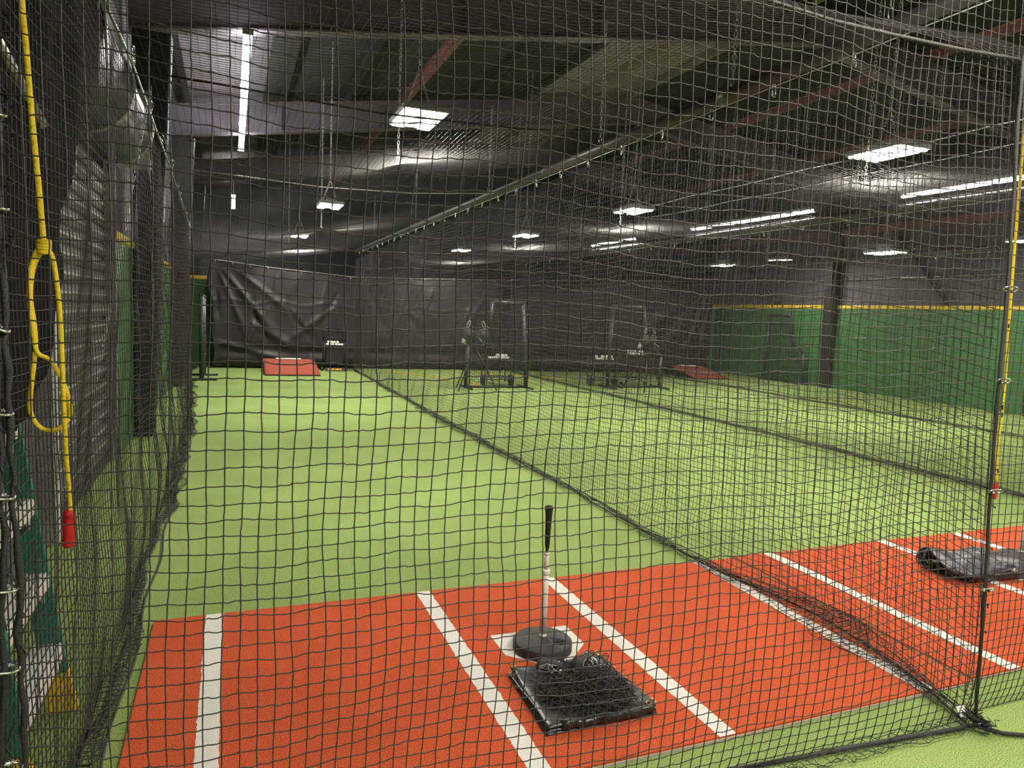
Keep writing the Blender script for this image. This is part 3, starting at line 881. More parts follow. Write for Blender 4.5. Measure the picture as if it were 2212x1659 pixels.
# ------------------------------------------------------------------ batting mats
def mat_thing(x0, x1, y0, y1, lines, plate, label):
    t = thing('batting_mat', label, 'mat', ((x0 + x1) / 2, (y0 + y1) / 2, 0))
    MB().box(((x0 + x1) / 2, (y0 + y1) / 2, .0045), (x1 - x0, y1 - y0, .009)).build('backing', M_back, t, True)
    MB().box(((x0 + x1) / 2, (y0 + y1) / 2 + .003, .0125), (x1 - x0 - .002, y1 - y0 - .006, .009)).build('turf_surface', M_red, t, True)
    for a in lines:
        # slightly ragged inlaid edges
        ol = [(a + rng.normal(0, .0014), y) for y in np.linspace(y0 + .004, y1 - .001, 90)] + [(a + .084 + rng.normal(0, .0014), y) for y in np.linspace(y1 - .001, y0 + .004, 90)]
        m = MB()
        n = 90
        vs = [(x, y, .0178) for x, y in ol]
        fs = [(k, 2 * n - 1 - k, 2 * n - 2 - k, k + 1) for k in range(n - 1)]
        m.add(vs, fs)
        m.build('white_line', M_white, t, True)
    if plate:
        px, py = plate
        w = .2159
        MB().poly([(px - w, py), (px - w, py - w), (px, py - 2 * w), (px + w, py - w), (px + w, py)], .0135, .0179).build('home_plate', M_white, t, True)
    return t
mat_thing(-1.832, 1.857, 2.142, 3.906, (-1.5855, -.449, .368, 1.519), (0, 3.2495), 'orange red batting mat with white lines and home plate in the first cage')
mat_thing(1.885, 5.57, 2.162, 3.929, (2.155, 3.292, 4.125, 5.26), (3.73, 3.27), 'orange red batting mat with white lines in the second cage, at right')

# ------------------------------------------------------------------ batting tees
def make_tee(loc, label, rz=0.0):
    t = thing('batting_tee', label, 'batting tee', loc, rz)
    R_, hx, hy, hr = .148, .058, -.062, .031
    ob = MB().lathe([(0, 0), (R_ - .004, 0), (R_, .004), (R_, .043), (R_ - .006, .049), (.03, .064), (0, .064)], n=72).build('base', M_rubber, t)
    ct = MB().cyl((hx, hy, -.1), (hx, hy, .2), hr, 32).build('cutter', M_rubber)
    md_ = ob.modifiers.new('hole', 'BOOLEAN'); md_.object = ct; md_.operation = 'DIFFERENCE'; md_.solver = 'EXACT'
    ob.location = t.location; ob.parent = None
    ct.location = t.location
    dg = bpy.context.evaluated_depsgraph_get(); dg.update()
    me = bpy.data.meshes.new_from_object(ob.evaluated_get(dg))
    ob.modifiers.clear(); ob.data = me; ob.parent = t; ob.location = (0, 0, 0)
    bpy.data.objects.remove(ct)
    MB().lathe([(0, .068), (.021, .068), (.024, .066), (.03, .062)], n=40).build('socket', M_rubber, t)
    MB().lathe([(0, .055), (.0165, .055), (.0165, .395), (0, .395)], n=24).build('lower_tube', M_clear, t)
    MB().lathe([(0, .385), (.0195, .385), (.0205, .39), (.0205, .404), (.018, .41), (0, .41)], n=24).lathe([(.0166, .056), (.019, .056), (.019, .078), (.0166, .08)], n=24).build('collar', M_collar, t)
    MB().lathe([(0, .4), (.0115, .4), (.0115, .485), (0, .485)], n=20).build('upper_tube', M_clear, t)
    MB().lathe([(0, .483), (.0125, .483), (.0125, .495), (0, .496)], n=20).build('ring', M_collar, t)
    MB().lathe([(0, .494), (.007, .494), (.007, .515), (.0105, .517), (.0105, .528), (.0125, .535), (.0135, .6), (.0165, .68), (.0205, .718), (.021, .726), (.019, .729), (.014, .722), (0, .715)], n=28).build('rubber_top', M_grip, t)
    m = MB()
    for z in (.385, .08): m.sphere((.012, -.013, z), .0035, 8)
    m.build('rivet', M_steel, t)
    return t
make_tee((-.014, 3.045, .018), 'black rubber batting tee with clear tube standing on home plate, first cage')
make_tee((4.0, 3.28, .018), 'batting tee at the right edge, partly out of view behind the crumpled vinyl', 2.2)

# ------------------------------------------------------------------ folded target on the mat
t = thing('folded_target', 'black folded vinyl pitching target with a heap of cord net on top', 'sports target', (-.025, 2.6, .018))
x0, x1, y0, y1 = -.25, .24, -.237, .245
def sheet(z, dz, inset, seed, amp, corner_lift=0):
    nx = ny = 26
    P = []
    for i in range(nx + 1):
        row = []
        for j in range(ny + 1):
            u, v = i / nx, j / ny
            x = x0 + inset + (x1 - x0 - 2 * inset) * u - .028 * (1 - v) * (1 - u) + .012 * math.sin(7 * v)* (u > .9)
            y = y0 + inset + (y1 - y0 - 2 * inset) * v
            zz_ = z + amp * float(smooth_noise(np.array(x), np.array(y), 9, seed)) + dz * u
            zz_ += corner_lift * math.exp(-((u) ** 2 + (1 - v) ** 2) / .03)
            e = min(u, v, 1 - u, 1 - v)
            zz_ -= .006 * max(0, 1 - e / .05)
            row.append((x, y, max(.003, zz_)))
        P.append(row)
    return P
m = MB(); m.grid(sheet(.006, 0, 0, 1, .0015)); m.build('bottom_layer', M_vinyl, t, solid=.005)
m = MB(); m.grid(sheet(.018, .006, .004, 2, .003)); m.build('middle_layer', M_vinyl, t, solid=.006)
m = MB(); m.grid(sheet(.034, .006, .006, 3, .004, .012)); m.build('top_layer', M_vinyl, t, solid=.006)
# rolled near hem
m = MB()
m.tube([(-.2 + .42 * k / 16, -.225 + .004 * math.sin(k), .024 + .004 * math.sin(k * 1.3)) for k in range(17)], [.02 + .003 * math.sin(k * 2) for k in range(17)], 12)
m.build('rolled_hem', M_vinyl, t)
m = MB()
for (a, b) in (((.155, -.2), (.155, .2)), ((.185, -.21), (.185, .2)), ((.228, -.2), (.222, .2))):
    m.tube([(a[0] + (b[0] - a[0]) * k / 10, a[1] + (b[1] - a[1]) * k / 10, .047 + .001 * math.sin(k)) for k in range(11)], .0012, 4)
m.tube([(-.262 + .005 * k / 10, -.2 + .42 * k / 10, .034 + .006 * math.sin(k * .6)) for k in range(11)], .0025, 5)
m.build('edge_piping', M_stitch, t)
for (x, y, z) in ((-.238, .225, .058), (.205, .228, .052), (.205, -.222, .046), (.238, -.2, .04)):
    MB().tube([(x + .011 * math.cos(w), y + .011 * math.sin(w), z + .004 * math.sin(w)) for w in np.linspace(0, 2 * PI, 16, endpoint=False)], .0042, 6, closed=True).build('grommet', M_brass, t)
# heap of cord net
g = np.random.default_rng(5)
m = MB()
for k in range(1150):
    while True:
        cx, cy = g.uniform(-.21, .2), g.uniform(-.24, .17)
        if ((cx + .0) / .2) ** 2 + ((cy + .03) / .2) ** 2 < 1.05 + .1 * g.normal(): break
    h = .042 * max(0, 1 - ((cx / .2) ** 2 + ((cy + .01) / .22) ** 2)) ** .6
    z = .046 + g.uniform(0, 1) * h
    a = g.uniform(0, 2 * PI); L = g.uniform(.03, .075)
    pts = []
    bend = g.normal(0, 1.6)
    p = np.array([cx, cy, z])
    for q in range(7):
        pts.append(tuple(p))
        a += bend * .35 + g.normal(0, .35)
        p = p + np.array([math.cos(a), math.sin(a), 0]) * L / 6 + np.array([0, 0, g.normal(0, .0025)])
        p[2] = max(min(p[2], .05 + h), .04 if abs(p[0]) < .23 and p[1] > -.22 else .012)
    m.tube(pts, .0019, 4)
for k in range(10):
    a0 = g.uniform(0, 2 * PI); c = np.array([.19 + g.normal(0, .02), .12 + g.normal(0, .05), .06]) if k < 6 else np.array([g.normal(-.05, .05), -.24, .03])
    r_ = g.uniform(.012, .025)
    m.tube([tuple(c + np.array([r_ * math.cos(w + a0), r_ * math.sin(w + a0), .012 * math.sin(w * 2)])) for w in np.linspace(0, 5, 12)], .0022, 4)
tag(m.build('cord_heap', M_bundle, t), kind='stuff')
# webbing straps with snap hooks
def strap(cx, cy, rz, hgt, name='strap'):
    R = Matrix.Rotation(rz, 3, 'Z')
    prof = [(-.055, .05), (-.045, .05 + hgt * .7), (-.01, .05 + hgt), (.035, .05 + hgt * .75), (.05, .056), (.02, .052)]
    rows = []
    for (a, z) in prof:
        row = []
        for b in (-.025, 0, .025):
            p = R @ Vector((a, b, 0)); row.append((cx + p.x, cy + p.y, z + .004 * (b > 0)))
        rows.append(row)
    m = MB(); m.grid(rows); o = m.build(name, M_strap, t, solid=.004)
    p = R @ Vector((.0, -.026, 0))
    MB().tube([(cx + (R @ Vector((a, -.0262, 0))).x, cy + (R @ Vector((a, -.0262, 0))).y, z) for a, z in prof[:5]], .0015, 5).build('stitching', M_stitch, o)
    hk = MB()
    for s_, ln in ((0, .034), (1, .022)):
        c = R @ Vector((.005 + s_ * .05, -.05 - .012 * s_, 0))
        hk.tube([(cx + c.x + .011 * math.sin(w), cy + c.y + ln * .5 * math.cos(w), .075 - .012 * s_ + .01 * math.cos(w)) for w in np.linspace(0, 2 * PI, 14, endpoint=False)], .0026, 6, closed=True)
    hk.cyl((cx, cy - .03, .07), (cx + .01, cy - .06, .064), .005, 8)
    hk.build('snap_hook', M_steel, o)
strap(-.085, .165, -.35, .036)
strap(.055, .135, .9, .04)
m = MB(); R = Matrix.Rotation(.5, 3, 'Z')
m.box((.135, .215, .058), (.075, .045, .006), R); o = m.build('strap_patch', M_strap, t)
m = MB()
for a in (-1, 1):
    v1 = R @ Vector((.018, a * .018, 0)); 
    m.tube([(.14 - v1.x, .215 - v1.y, .0622), (.14 + v1.x, .215 + v1.y, .0622)], .0013, 4)
for (p, q) in (((-.018, -.018), (.018, -.018)), ((.018, -.018), (.018, .018)), ((.018, .018), (-.018, .018)), ((-.018, .018), (-.018, -.018))):
    a = R @ Vector((*p, 0)); b = R @ Vector((*q, 0))
    m.tube([(.14 + a.x, .215 + a.y, .0622), (.14 + b.x, .215 + b.y, .0622)], .0013, 4)
m.build('stitching', M_stitch, o)

# ------------------------------------------------------------------ crumpled vinyl on the second mat
t = thing('folded_tarp', 'crumpled shiny black vinyl sheet lying folded on the second batting mat', 'tarp', (3.45, 3.25, .018))
def bil(c, nu, nv, f_):
    """bilinear patch through four corners, displaced by f_(u, v)"""
    P = []
    for i in range(nu + 1):
        u = i / nu; row = []
        for j in range(nv + 1):
            v = j / nv
            p = (Vector(c[0]) * (1 - u) + Vector(c[1]) * u) * (1 - v) + (Vector(c[3]) * (1 - u) + Vector(c[2]) * u) * v
            d = f_(u, v)
            row.append((p.x - 3.45 + d[0], p.y - 3.25 + d[1], max(.004, p.z + d[2])))
        P.append(row)
    return P
A_, B_, C_, D_ = (3.06, 3.36, .01), (3.13, 3.06, .01), (3.95, 2.98, .012), (3.80, 3.5, .012)
wv = lambda u, v: (0, 0, .006 * math.sin(9 * u + 3 * v) + .004 * math.sin(17 * v + 5 * u))
m = MB(); m.grid(bil((A_, B_, C_, D_), 26, 40, wv)); m.build('bottom_fold', M_vinyl, t, solid=.008)
m = MB(); m.grid(bil(((3.08, 3.37, .035), (3.16, 3.09, .035), (3.93, 3.0, .05), (3.78, 3.5, .05)), 26, 40, lambda u, v: (0, 0, .008 * math.sin(7 * u - 6 * v) + .004))); m.build('middle_fold', M_vinyl, t, solid=.008)
m = MB(); m.tube([(3.14 + .8 * k / 14 - 3.45, 3.075 - .085 * k / 14 - 3.25, .03 + .004 * math.sin(k)) for k in range(15)], [.026 + .004 * math.sin(k * 1.7) for k in range(15)], 10); m.build('front_hem', M_vinyl, t)
m = MB(); m.tube([(3.25 + .68 * k / 14 - 3.45, 3.045 - .075 * k / 14 - 3.25, .05) for k in range(15)], .0028, 5); m.build('edge_piping', M_stitch, t)
# upper sheet: a loop of vinyl, open at its left end
def tp(cx, cy, z):     # point of the photographed outline at height z above the floor
    px, py = 1920 + cx / 7.575, 1140 + cy / 7.575
    d = fw + r2 * ((px - 1106) / F) - u2 * ((py - 829.5) / F)
    p = CAM + d * ((z + .018 - CAM.z) / d.z)
    return (p.x - 3.45, p.y - 3.25, z)
back = [(640, 335, .15), (900, 378, .145), (1150, 398, .14), (1440, 395, .15), (1600, 430, .14), (1750, 510, .11), (1900, 590, .08), (2050, 625, .06)]
front = [(660, 350, .14), (830, 530, .115), (1010, 690, .085), (1180, 755, .07), (1400, 792, .062), (1600, 765, .062), (1830, 700, .062), (2085, 640, .058)]
def resamp(c, n):
    return [np.array(p) for p in catmull(c, n)]
bk = resamp([tp(*p) for p in back], 6); ft = resamp([tp(*p) for p in front], 6)
rows = []
nb = len(bk)
for i in range(nb):
    b_, f_ = bk[i], ft[i]
    v = i / (nb - 1)
    row = []
    dv = (b_ - f_); dv[2] = 0; L_n = np.linalg.norm(dv); dv = dv / (L_n + 1e-6)
    row.append(tuple(b_ + dv * .05 + np.array([0, 0, -.09 * (1 - .6 * v)])))
    row.append(tuple(b_ + dv * .035 + np.array([0, 0, -.03])))
    for k in range(11):
        a = k / 10
        p = b_ * (1 - a) + f_ * a
        p[2] += .012 * math.sin(PI * a) * math.sin(PI * v) + .010 * math.sin(14 * v + 3 * a) * math.sin(PI * a) + .006 * math.sin(25 * v - 7 * a) * math.sin(PI * a)
        row.append(tuple(p))
    row.append(tuple(f_ + dv * .012 + np.array([0, 0, -.014])))
    row.append(tuple(f_ + dv * .06 + np.array([0, 0, -.02])))
    rows.append([(p[0], p[1], max(.045, p[2])) for p in row])
m = MB(); m.grid(rows); m.build('upper_fold', M_lit_vinyl, t, solid=.006)
rim = [(660, 345, .14), (600, 322, .148), (540, 330, .142), (490, 370, .125), (458, 430, .10), (445, 500, .07), (470, 560, .05), (540, 610, .042), (620, 645, .04)]
rows = []
for p in catmull([tp(*p) for p in rim], 4):
    rows.append([p, (p[0] + .06, p[1] - .004, max(.035, p[2] - .006)), (p[0] + .14, p[1] - .012, max(.035, p[2] - .02))])
m = MB(); m.grid(rows); m.build('rolled_end', M_vinyl, t, solid=.006)
for k, zz_ in enumerate((.05, .036)):
    e = [tp(1180, 800 + 25 * k, zz_), tp(1500, 800 + 22 * k, zz_), tp(1800, 745 + 35 * k, zz_ + .006), tp(2000, 700 + 50 * k, zz_ + .006), tp(2110, 690 + 60 * k, zz_)]
    rr_ = catmull(e, 5)
    m = MB(); m.grid([[p, (p[0] + .01, p[1] + .06, p[2] + .002), (p[0] + .02, p[1] + .13, p[2] + .004)] for p in rr_]); m.build('inner_fold', M_vinyl, t, solid=.005)
for (x, y, z) in ((3.085, 3.33, .055), (3.33, 3.1, .075)):
    MB().tube([(x - 3.45 + .012 * math.cos(w), y - 3.25 + .005 * math.sin(w), z + .011 * math.sin(w)) for w in np.linspace(0, 2 * PI, 14, endpoint=False)], .004, 6, closed=True).build('grommet', M_brass, t)
MB().box((3.52 - 3.45, 3.03 - 3.25, .068), (.05, .02, .012), Matrix.Rotation(.5, 3, 'Z')).build('buckle', M_steel, t)

# ------------------------------------------------------------------ pull ropes with red handles
def handle(t, loc, tilt):
    R = Matrix.Rotation(tilt, 3, 'Y')
    m = MB(); prof = [(0, .047), (.010, .047), (.013, .042), (.0136, .03), (.014, 0), (.0138, -.03), (.0135, -.043), (.011, -.048), (0, -.048)]
    m.lathe(prof, n=24)
    m.v = [tuple(R @ Vector(p) + Vector(loc)) for p in m.v]
    m.build('handle', M_redgrip, t)
def unproj(px, py, Y):
    d = fw + r2 * ((px - 1106) / F) - u2 * ((py - 829.5) / F)
    s = (Y - CAM.y) / d.y
    return CAM + d * s
t = thing('pull_rope', 'yellow pull rope knotted into a long loop with red handle, left corner', 'rope', (-1.88, 2.0, 1.04))
o_ = Vector(t.location)
L_ = lambda px, py, Y=2.0: tuple(unproj(px, py, Y) - o_)
MB().tube(catmull([(L_(38, -330)[0] + .02, .03, 4.5), L_(38, -330), L_(40, -150), L_(47, 0), L_(55, 90), L_(64, 200), L_(73, 300), L_(83, 400), L_(92, 500), L_(95, 535)]), .0066, 8).build('rope', M_yrope, t)
loop = [L_(95, 535, 1.995), L_(78, 545), L_(65, 590), L_(63, 650), L_(70, 700), L_(80, 760, 1.99), L_(110, 745 + 35), L_(140, 835, 1.992), L_(152, 890), L_(140, 915), L_(115, 930), L_(85, 922), L_(66, 890), L_(66, 850), L_(74, 780), L_(77, 740, 2.01), L_(74, 700, 2.012), L_(66, 640, 2.012), L_(72, 580, 2.01), L_(90, 541, 2.005)]
MB().tube(catmull(loop, 6), .0054, 8).build('loop', M_yrope, t)
MB().tube(catmull([L_(99, 538, 2.0), L_(112, 552), L_(120, 590), L_(127, 650), L_(132, 720), L_(135, 800, 1.985), L_(139, 900, 1.985), L_(144, 1000), L_(150, 1060), L_(151, 1104)]), .0054, 8).build('tail', M_yrope, t)
m = MB()
for k in range(4):
    c = L_(95, 522 + 7 * k)
    m.tube([(c[0] + .011 * math.cos(w), c[1] + .011 * math.sin(w), c[2] + .003 * math.sin(w)) for w in np.linspace(0, 2 * PI, 12, endpoint=False)], .0055, 6, closed=True)
m.build('knot', M_yrope, t)
handle(t, L_(149, 1141), .03)
t = thing('pull_rope', 'straight yellow pull rope with red handle in the second cage, at right', 'rope', (2.5, 2.6, .8))
o_ = Vector(t.location)
MB().tube(catmull([(L_(2236, 60, 2.6)[0] + .05, L_(2236, 60, 2.6)[1], 6.28 - .8), L_(2236, 60, 2.6), L_(2216, 250, 2.6), L_(2196, 480, 2.6), L_(2181, 680, 2.6), L_(2169, 850, 2.6), L_(2156, 960, 2.6), L_(2153, 1042, 2.6)]), .0075, 8).build('rope', M_yrope, t)
handle(t, L_(2149, 1060, 2.6), .12)

# ------------------------------------------------------------------ step ladder at the left
t = thing('step_ladder', 'green fibreglass step ladder with aluminium steps and yellow feet at the left edge', 'ladder', (-2.25, 2.85, 0))
def lw(p): return (p[0] + 2.25, p[1] - 2.85, p[2])
HT = 2.1
def railpts(side, z):       # front face of the front rails
    y = 2.54 + .02 * z / 2 if side == 0 else 3.15 - .07 * z
    x = -2.045 - .125 * z
    return x, y
for side in (0, 1):
    m = MB()
    (xb, yb), (xt, yt) = railpts(side, .12), railpts(side, HT)
    w, d = .028, .088
    m.hexa([lw(p) for p in ((xb, yb - w / 2, .12), (xb - d, yb - w / 2, .12), (xb - d, yb + w / 2, .12), (xb, yb + w / 2, .12))],
           [lw(p) for p in ((xt, yt - w / 2, HT), (xt - d, yt - w / 2, HT), (xt - d, yt + w / 2, HT), (xt, yt + w / 2, HT))])
    m.build('front_rail', M_fibre, t, bevel=.004)
    (x0_, y0_) = railpts(side, 0)
    m = MB()
    m.hexa([lw(p) for p in ((x0_ + .008, y0_ - .022, .0), (x0_ - .1, y0_ - .022, .0), (x0_ - .1, y0_ + .022, .0), (x0_ + .008, y0_ + .022, .0))],
           [lw(p) for p in ((xb + .004 - .012, yb - .018, .19), (xb - d - .004 + .012, yb - .018, .19), (xb - d + .012, yb + .018, .19), (xb - .01, yb + .018, .19))])
    m.build('foot', M_ystep, t, bevel=.004)
    m = MB(); yb2 = 2.56 if side == 0 else 3.10
    m.hexa([lw(p) for p in ((-2.52, yb2 - .013, .05), (-2.575, yb2 - .013, .05), (-2.575, yb2 + .013, .05), (-2.52, yb2 + .013, .05))],
           [lw(p) for p in ((-2.36, yt - .013, HT - .05), (-2.41, yt - .013, HT - .05), (-2.41, yt + .013, HT - .05), (-2.36, yt + .013, HT - .05))])
    m.build('rear_rail', M_fibre, t)
    MB().box(lw((-2.55, yb2, .04)), (.08, .05, .08)).build('rear_foot', M_ystep, t, bevel=.006)
    z = 1.1; x_, y_ = railpts(side, z)
    MB().tube([lw((x_ - .06, y_ + .02, z)), lw((-2.45, y_ + .02, z + .05))], .009, 6).build('spreader', M_alu, t)
for k in range(1, 7):
    z = .3 * k
    (xa, ya), (xb, yb) = railpts(0, z), railpts(1, z)
    m = MB()
    L = yb - ya - .03; yc = (ya + yb) / 2
    m.box(lw((xa - .052, yc, z - .011)), (.104, L, .018)).box(lw((xa - .002, yc, z - .03)), (.006, L, .055))
    for q in range(8): m.box(lw((xa - .008 - .0125 * q, yc, z + .001)), (.0055, L, .006))
    m.build('step', M_alu, t)
    m = MB()
    for sgn, yq in ((1, ya + .016), (-1, yb - .016)):
        m.add([lw(p) for p in ((xa - .01, yq, z - .02), (xa - .01, yq + sgn * .07, z - .02), (xa - .015, yq, z - .12), (xa - .02, yq, z - .02), (xa - .02, yq + sgn * .07, z - .02), (xa - .025, yq, z - .12))], [(0, 1, 2), (5, 4, 3), (0, 3, 4, 1), (1, 4, 5, 2), (2, 5, 3, 0)])
    m.build('gusset', M_alu, t)
MB().box(lw((-2.36, 2.78, HT + .02)), (.22, .52, .06)).build('top_cap', M_ystep, t, bevel=.01)
# grey bar on the dark wall behind the ladder
t = thing('wall_bar', 'grey steel bar across the black drape at the upper left', 'bar', (-2.1, 2.75, 2.42))
MB().tube([(0, -.62, .06), (0, .3, -.14)], .02, 4).build('bar', M_galv, t)
MB().box((-.03, -.5, .03), (.06, .03, .06)).build('bracket', M_black, t)

# ------------------------------------------------------------------ portable mounds
def make_mound(loc, label):
    t = thing('pitching_mound', label, 'pitching mound', loc)
    def hz(v): return .03 + .27 * min(1, v / .86) ** 1.0 if v < .86 else .3 - .02 * (v - .86)
    m = MB(); side = MB()
    nv_, nu_ = 24, 16
    P = []
    for i in range(nu_ + 1):
        u = i / nu_; row = []
        for j in range(nv_ + 1):
            v = j / nv_
            wr = .63 - .12 * max(0, (v - .55) / .45) ** 2
            x = -.63 + u * (.63 + wr)
            row.append((x, 1.5 * v, hz(v)))
        P.append(row)
    m.grid(P); m.build('turf_top', M_redm, t, solid=.012)
    base = []
    for edge in (P[0], P[-1]):
        side.grid([[(p[0], p[1], .0) for p in edge], [(p[0], p[1], p[2] - .004) for p in edge]], False)
    f0 = [r_[0] for r_ in P]; f1 = [r_[-1] for r_ in P]
    side.grid([[(p[0], p[1] - .004, 0) for p in f0], [(p[0], p[1] - .004, p[2] - .004) for p in f0]], False)
    side.grid([[(p[0], p[1], 0) for p in f1], [(p[0], p[1], p[2] - .004) for p in f1]], False)
    side.build('skirt', M_black, t, solid=.01)
    MB().box((-.02, 1.30, .316), (.61, .15, .028)).build('pitching_rubber', M_white, t, bevel=.006)
    return t
md = make_mound((-.1, 17.36, 0), 'red turf pitching mound with white rubber in the first cage')
copy_tree(md, (12.05, 17.36, 0), label='red turf pitching mound beside the green wall, far right')

# ------------------------------------------------------------------ protective screens
def screen(loc, rz, label, outline, feet, netted=True, r=.045, fl=.45):
    """outline: closed list of (x, z); padded pipes along it"""
    t = thing('pitching_screen', label, 'screen', loc, rz)
    pts = outline
    for k in range(len(pts) - 1):
        a, b = pts[k], pts[k + 1]
        MB().tube([(a[0], 0, a[1]), (b[0], 0, b[1])], r, 12).sphere((a[0], 0, a[1]), r, 10).sphere((b[0], 0, b[1]), r, 10).build('padded_tube', M_pad, t)
    for x in feet:
        MB().tube([(x, -fl, .025), (x, fl, .025)], .022, 8).build('foot', M_black, t)
    a, b = pts[0], pts[-1]
    MB().tube([(a[0], 0, .03), (b[0], 0, .03)], .025, 8).build('bottom_bar', M_black, t)
    if netted:
        # net panel clipped to the outline
        xs = np.array([p[0] for p in pts] + [pts[0][0]]); zs = np.array([p[1] for p in pts] + [pts[0][1]])
        def inside(x, z):
            c = False
            n = len(pts)
            j = n - 1
            for i in range(n):
                if (pts[i][1] > z) != (pts[j][1] > z) and x < (pts[j][0] - pts[i][0]) * (z - pts[i][1]) / (pts[j][1] - pts[i][1]) + pts[i][0]: c = not c
                j = i
            return c
        m = MB(); step = .048
        x0_, x1_, z1_ = xs.min(), xs.max(), zs.max()
        for x in np.arange(x0_ + .02, x1_, step):
            zz2 = [z for z in np.arange(.02, z1_, .02) if inside(x, z)]
            if len(zz2) > 1: m.tube([(x, .01, zz2[0]), (x, .01, zz2[-1])], .0035, 3, cap=False)
        for z in np.arange(.05, z1_, step):
            xx2 = [x for x in np.arange(x0_, x1_, .02) if inside(x, z)]
            if len(xx2) > 1: m.tube([(xx2[0], .01, z), (xx2[-1], .01, z)], .0035, 3, cap=False)
        m.build('net_panel', M_bundle, t)
    m = MB()
    for k in range(8):
        m.sphere((pts[-1][0] - .04, -.03, .3 + .2 * k), .011, 6)
    m.build('button', M_steel, t)
    return t
screen((4.14, 14.9, 0), 0, 'black padded L-shaped screen behind the pitching machine, second cage',
       [(-.73, .04), (-.70, .98), (-.22, 1.38), (-.16, 1.95), (.60, 1.95), (.74, .04)], (-.72, .73))
screen((7.85, 15.0, 0), 0, 'black padded L-shaped screen in the third cage, notch at its right',
       [(-.76, .04), (-.72, 2.0), (.15, 2.0), (.25, 1.32), (.72, .78), (.74, .04)], (-.76, .74))
screen((14.15, 16.75, 0), PI / 2, 'dark padded L-shaped screen leaning by the green wall',
       [(-.85, .04), (-.80, .92), (-.25, 1.33), (-.18, 2.02), (.72, 2.02), (.80, .04)], (-.85, .8), fl=.2)
screen((-2.05, 16.75, 0), PI / 2, 'black padded screen seen edge on at the left end of the first cage',
       [(-.55, .04), (-.55, 1.78), (.55, 1.78), (.55, .04)], (-.55, .55), r=.05, fl=.3)

# ------------------------------------------------------------------ ball carts
def cart(loc, label, w, ztray, sign, wheels, top):
    t = thing('ball_cart', label, 'ball cart', loc)
    h = w / 2
    for sx in (-1, 1):
        for sy in (-1, 1):
            MB().tube([(sx * h, sy * .19, .06), (sx * h, sy * .19, ztray + .1)], .013, 8).build('leg', M_black, t)
    m = MB()
    m.box((0, 0, ztray - .01), (w, .38, .012))
    for s_ in (-1, 1):
        m.tube([(-h, s_ * .19, ztray + .02), (h, s_ * .19, ztray + .02)], .006, 6)
        m.tube([(s_ * h, -.19, ztray + .05), (s_ * h, .19, ztray + .05)], .008, 6)
    m.tube([(-.05 * w, -.19, ztray), (-.05 * w, -.19, ztray + .1)], .007, 6)
    m.build('tray', M_black, t)
    hp = [(-h, .19, ztray + .1), (-h, .19, top - .1), (-h + .03, .19, top - .03), (-h + .1, .19, top), (h - .1, .19, top), (h - .03, .19, top - .03), (h, .19, top - .1), (h, .19, ztray + .1)]
    MB().tube(hp, .012, 8).build('handle', M_black, t)
    m = MB()
    for z in ((ztray + top) / 2 - .02,):
        m.tube([(-h - .02, .0, z), (h + .05, .0, z)], .01, 6).tube([(-h * .4, 0, z), (-h * .4, 0, ztray + .08)], .009, 6)
    m.build('cross_bar', M_black, t)
    if sign:
        MB().box((0, .0, .38), (w - .05, .3, .46)).build('cloth_bin', M_curt, t, bevel=.02)
        MB().box((0, -.24, .05), (w - .02, .012, .085), Matrix.Rotation(-.4, 3, 'X')).build('sign_plate', M_black, t)
        m = MB(); R = Matrix.Rotation(-.4, 3, 'X')
        xs = [-.17, -.14, -.115, -.085, -.055, -.03, .02, .05, .075, .105, .14, .165]
        hs = [.05, .04, .045, .035, .045, .04, .05, .03, .045, .038, .046, .03]
        for x, hh in zip(xs, hs):
            c = R @ Vector((x, -.009, rng.normal(0, .004)))
            m.box((c.x, -.24 + c.y, .05 + c.z), (.022, .003, hh), R)
        m.build('lettering', M_orange, t)
    else:
        MB().box((0, 0, .2), (w, .36, .02)).build('shelf', M_black, t)
        MB().box((0, -.1, .2), (w - .1, .03, .02)).tube([(-h, 0, .13), (h, 0, .13)], .012, 8).build('axle', M_black, t)
    rw = .13 if wheels else .045
    for sx in (-1, 1):
        MB().lathe([(0, -.03), (rw * .5, -.03), (rw * .55, -.022), (rw * .75, -.022), (rw * .8, -.032), (rw, -.028), (rw, .028), (rw * .8, .032), (rw * .75, .022), (rw * .55, .022), (rw * .5, .03), (0, .03)], (sx * (h + .05), -.05, rw), 24, 'x').build('wheel', M_blue if wheels else M_rubber, t)
    return t
BALL = MB().sphere((0, 0, 0), .037, 14)
BALLO = BALL.build('baseball', M_ball)
ball_first = [True]
def ball(loc, label, group):
    o = BALLO if ball_first[0] else BALLO.copy()
    if not ball_first[0]: COL.objects.link(o)
    ball_first[0] = False
    o.location = loc; tag(o, label, 'ball', group)
def balls(cx, cy, z, w, n, label, group, rows=2, seed=0):
    g = np.random.default_rng(seed)
    nx = int((w - .04) / .076)
    k = 0
    for lay in range(2):
        for r_ in range(rows):
            for i in range(nx - lay):
                if k >= n: return
                if lay and g.uniform() < .35: continue
                ball((cx - (nx - lay - 1) * .038 + i * .076, cy - .14 + r_ * .076 + lay * .03, z + .033 + lay * .06), label, group); k += 1
cart((1.06, 19.0, 0), 'small black ball cart with orange sign beside the red mound', .53, .66, True, False, 1.13)
balls(1.06, 19.0, .66, .53, 20, 'white baseball in the tray of the cart beside the red mound', 'balls on the cart by the mound', 2, 1)
cart((4.38, 15.55, 0), 'black ball cart with blue wheels behind the second cage screen', .60, .62, False, True, 1.2)
balls(4.38, 15.55, .62, .60, 24, 'white baseball in the cart tray behind the second cage screen', 'balls behind the second cage screen', 2, 2)
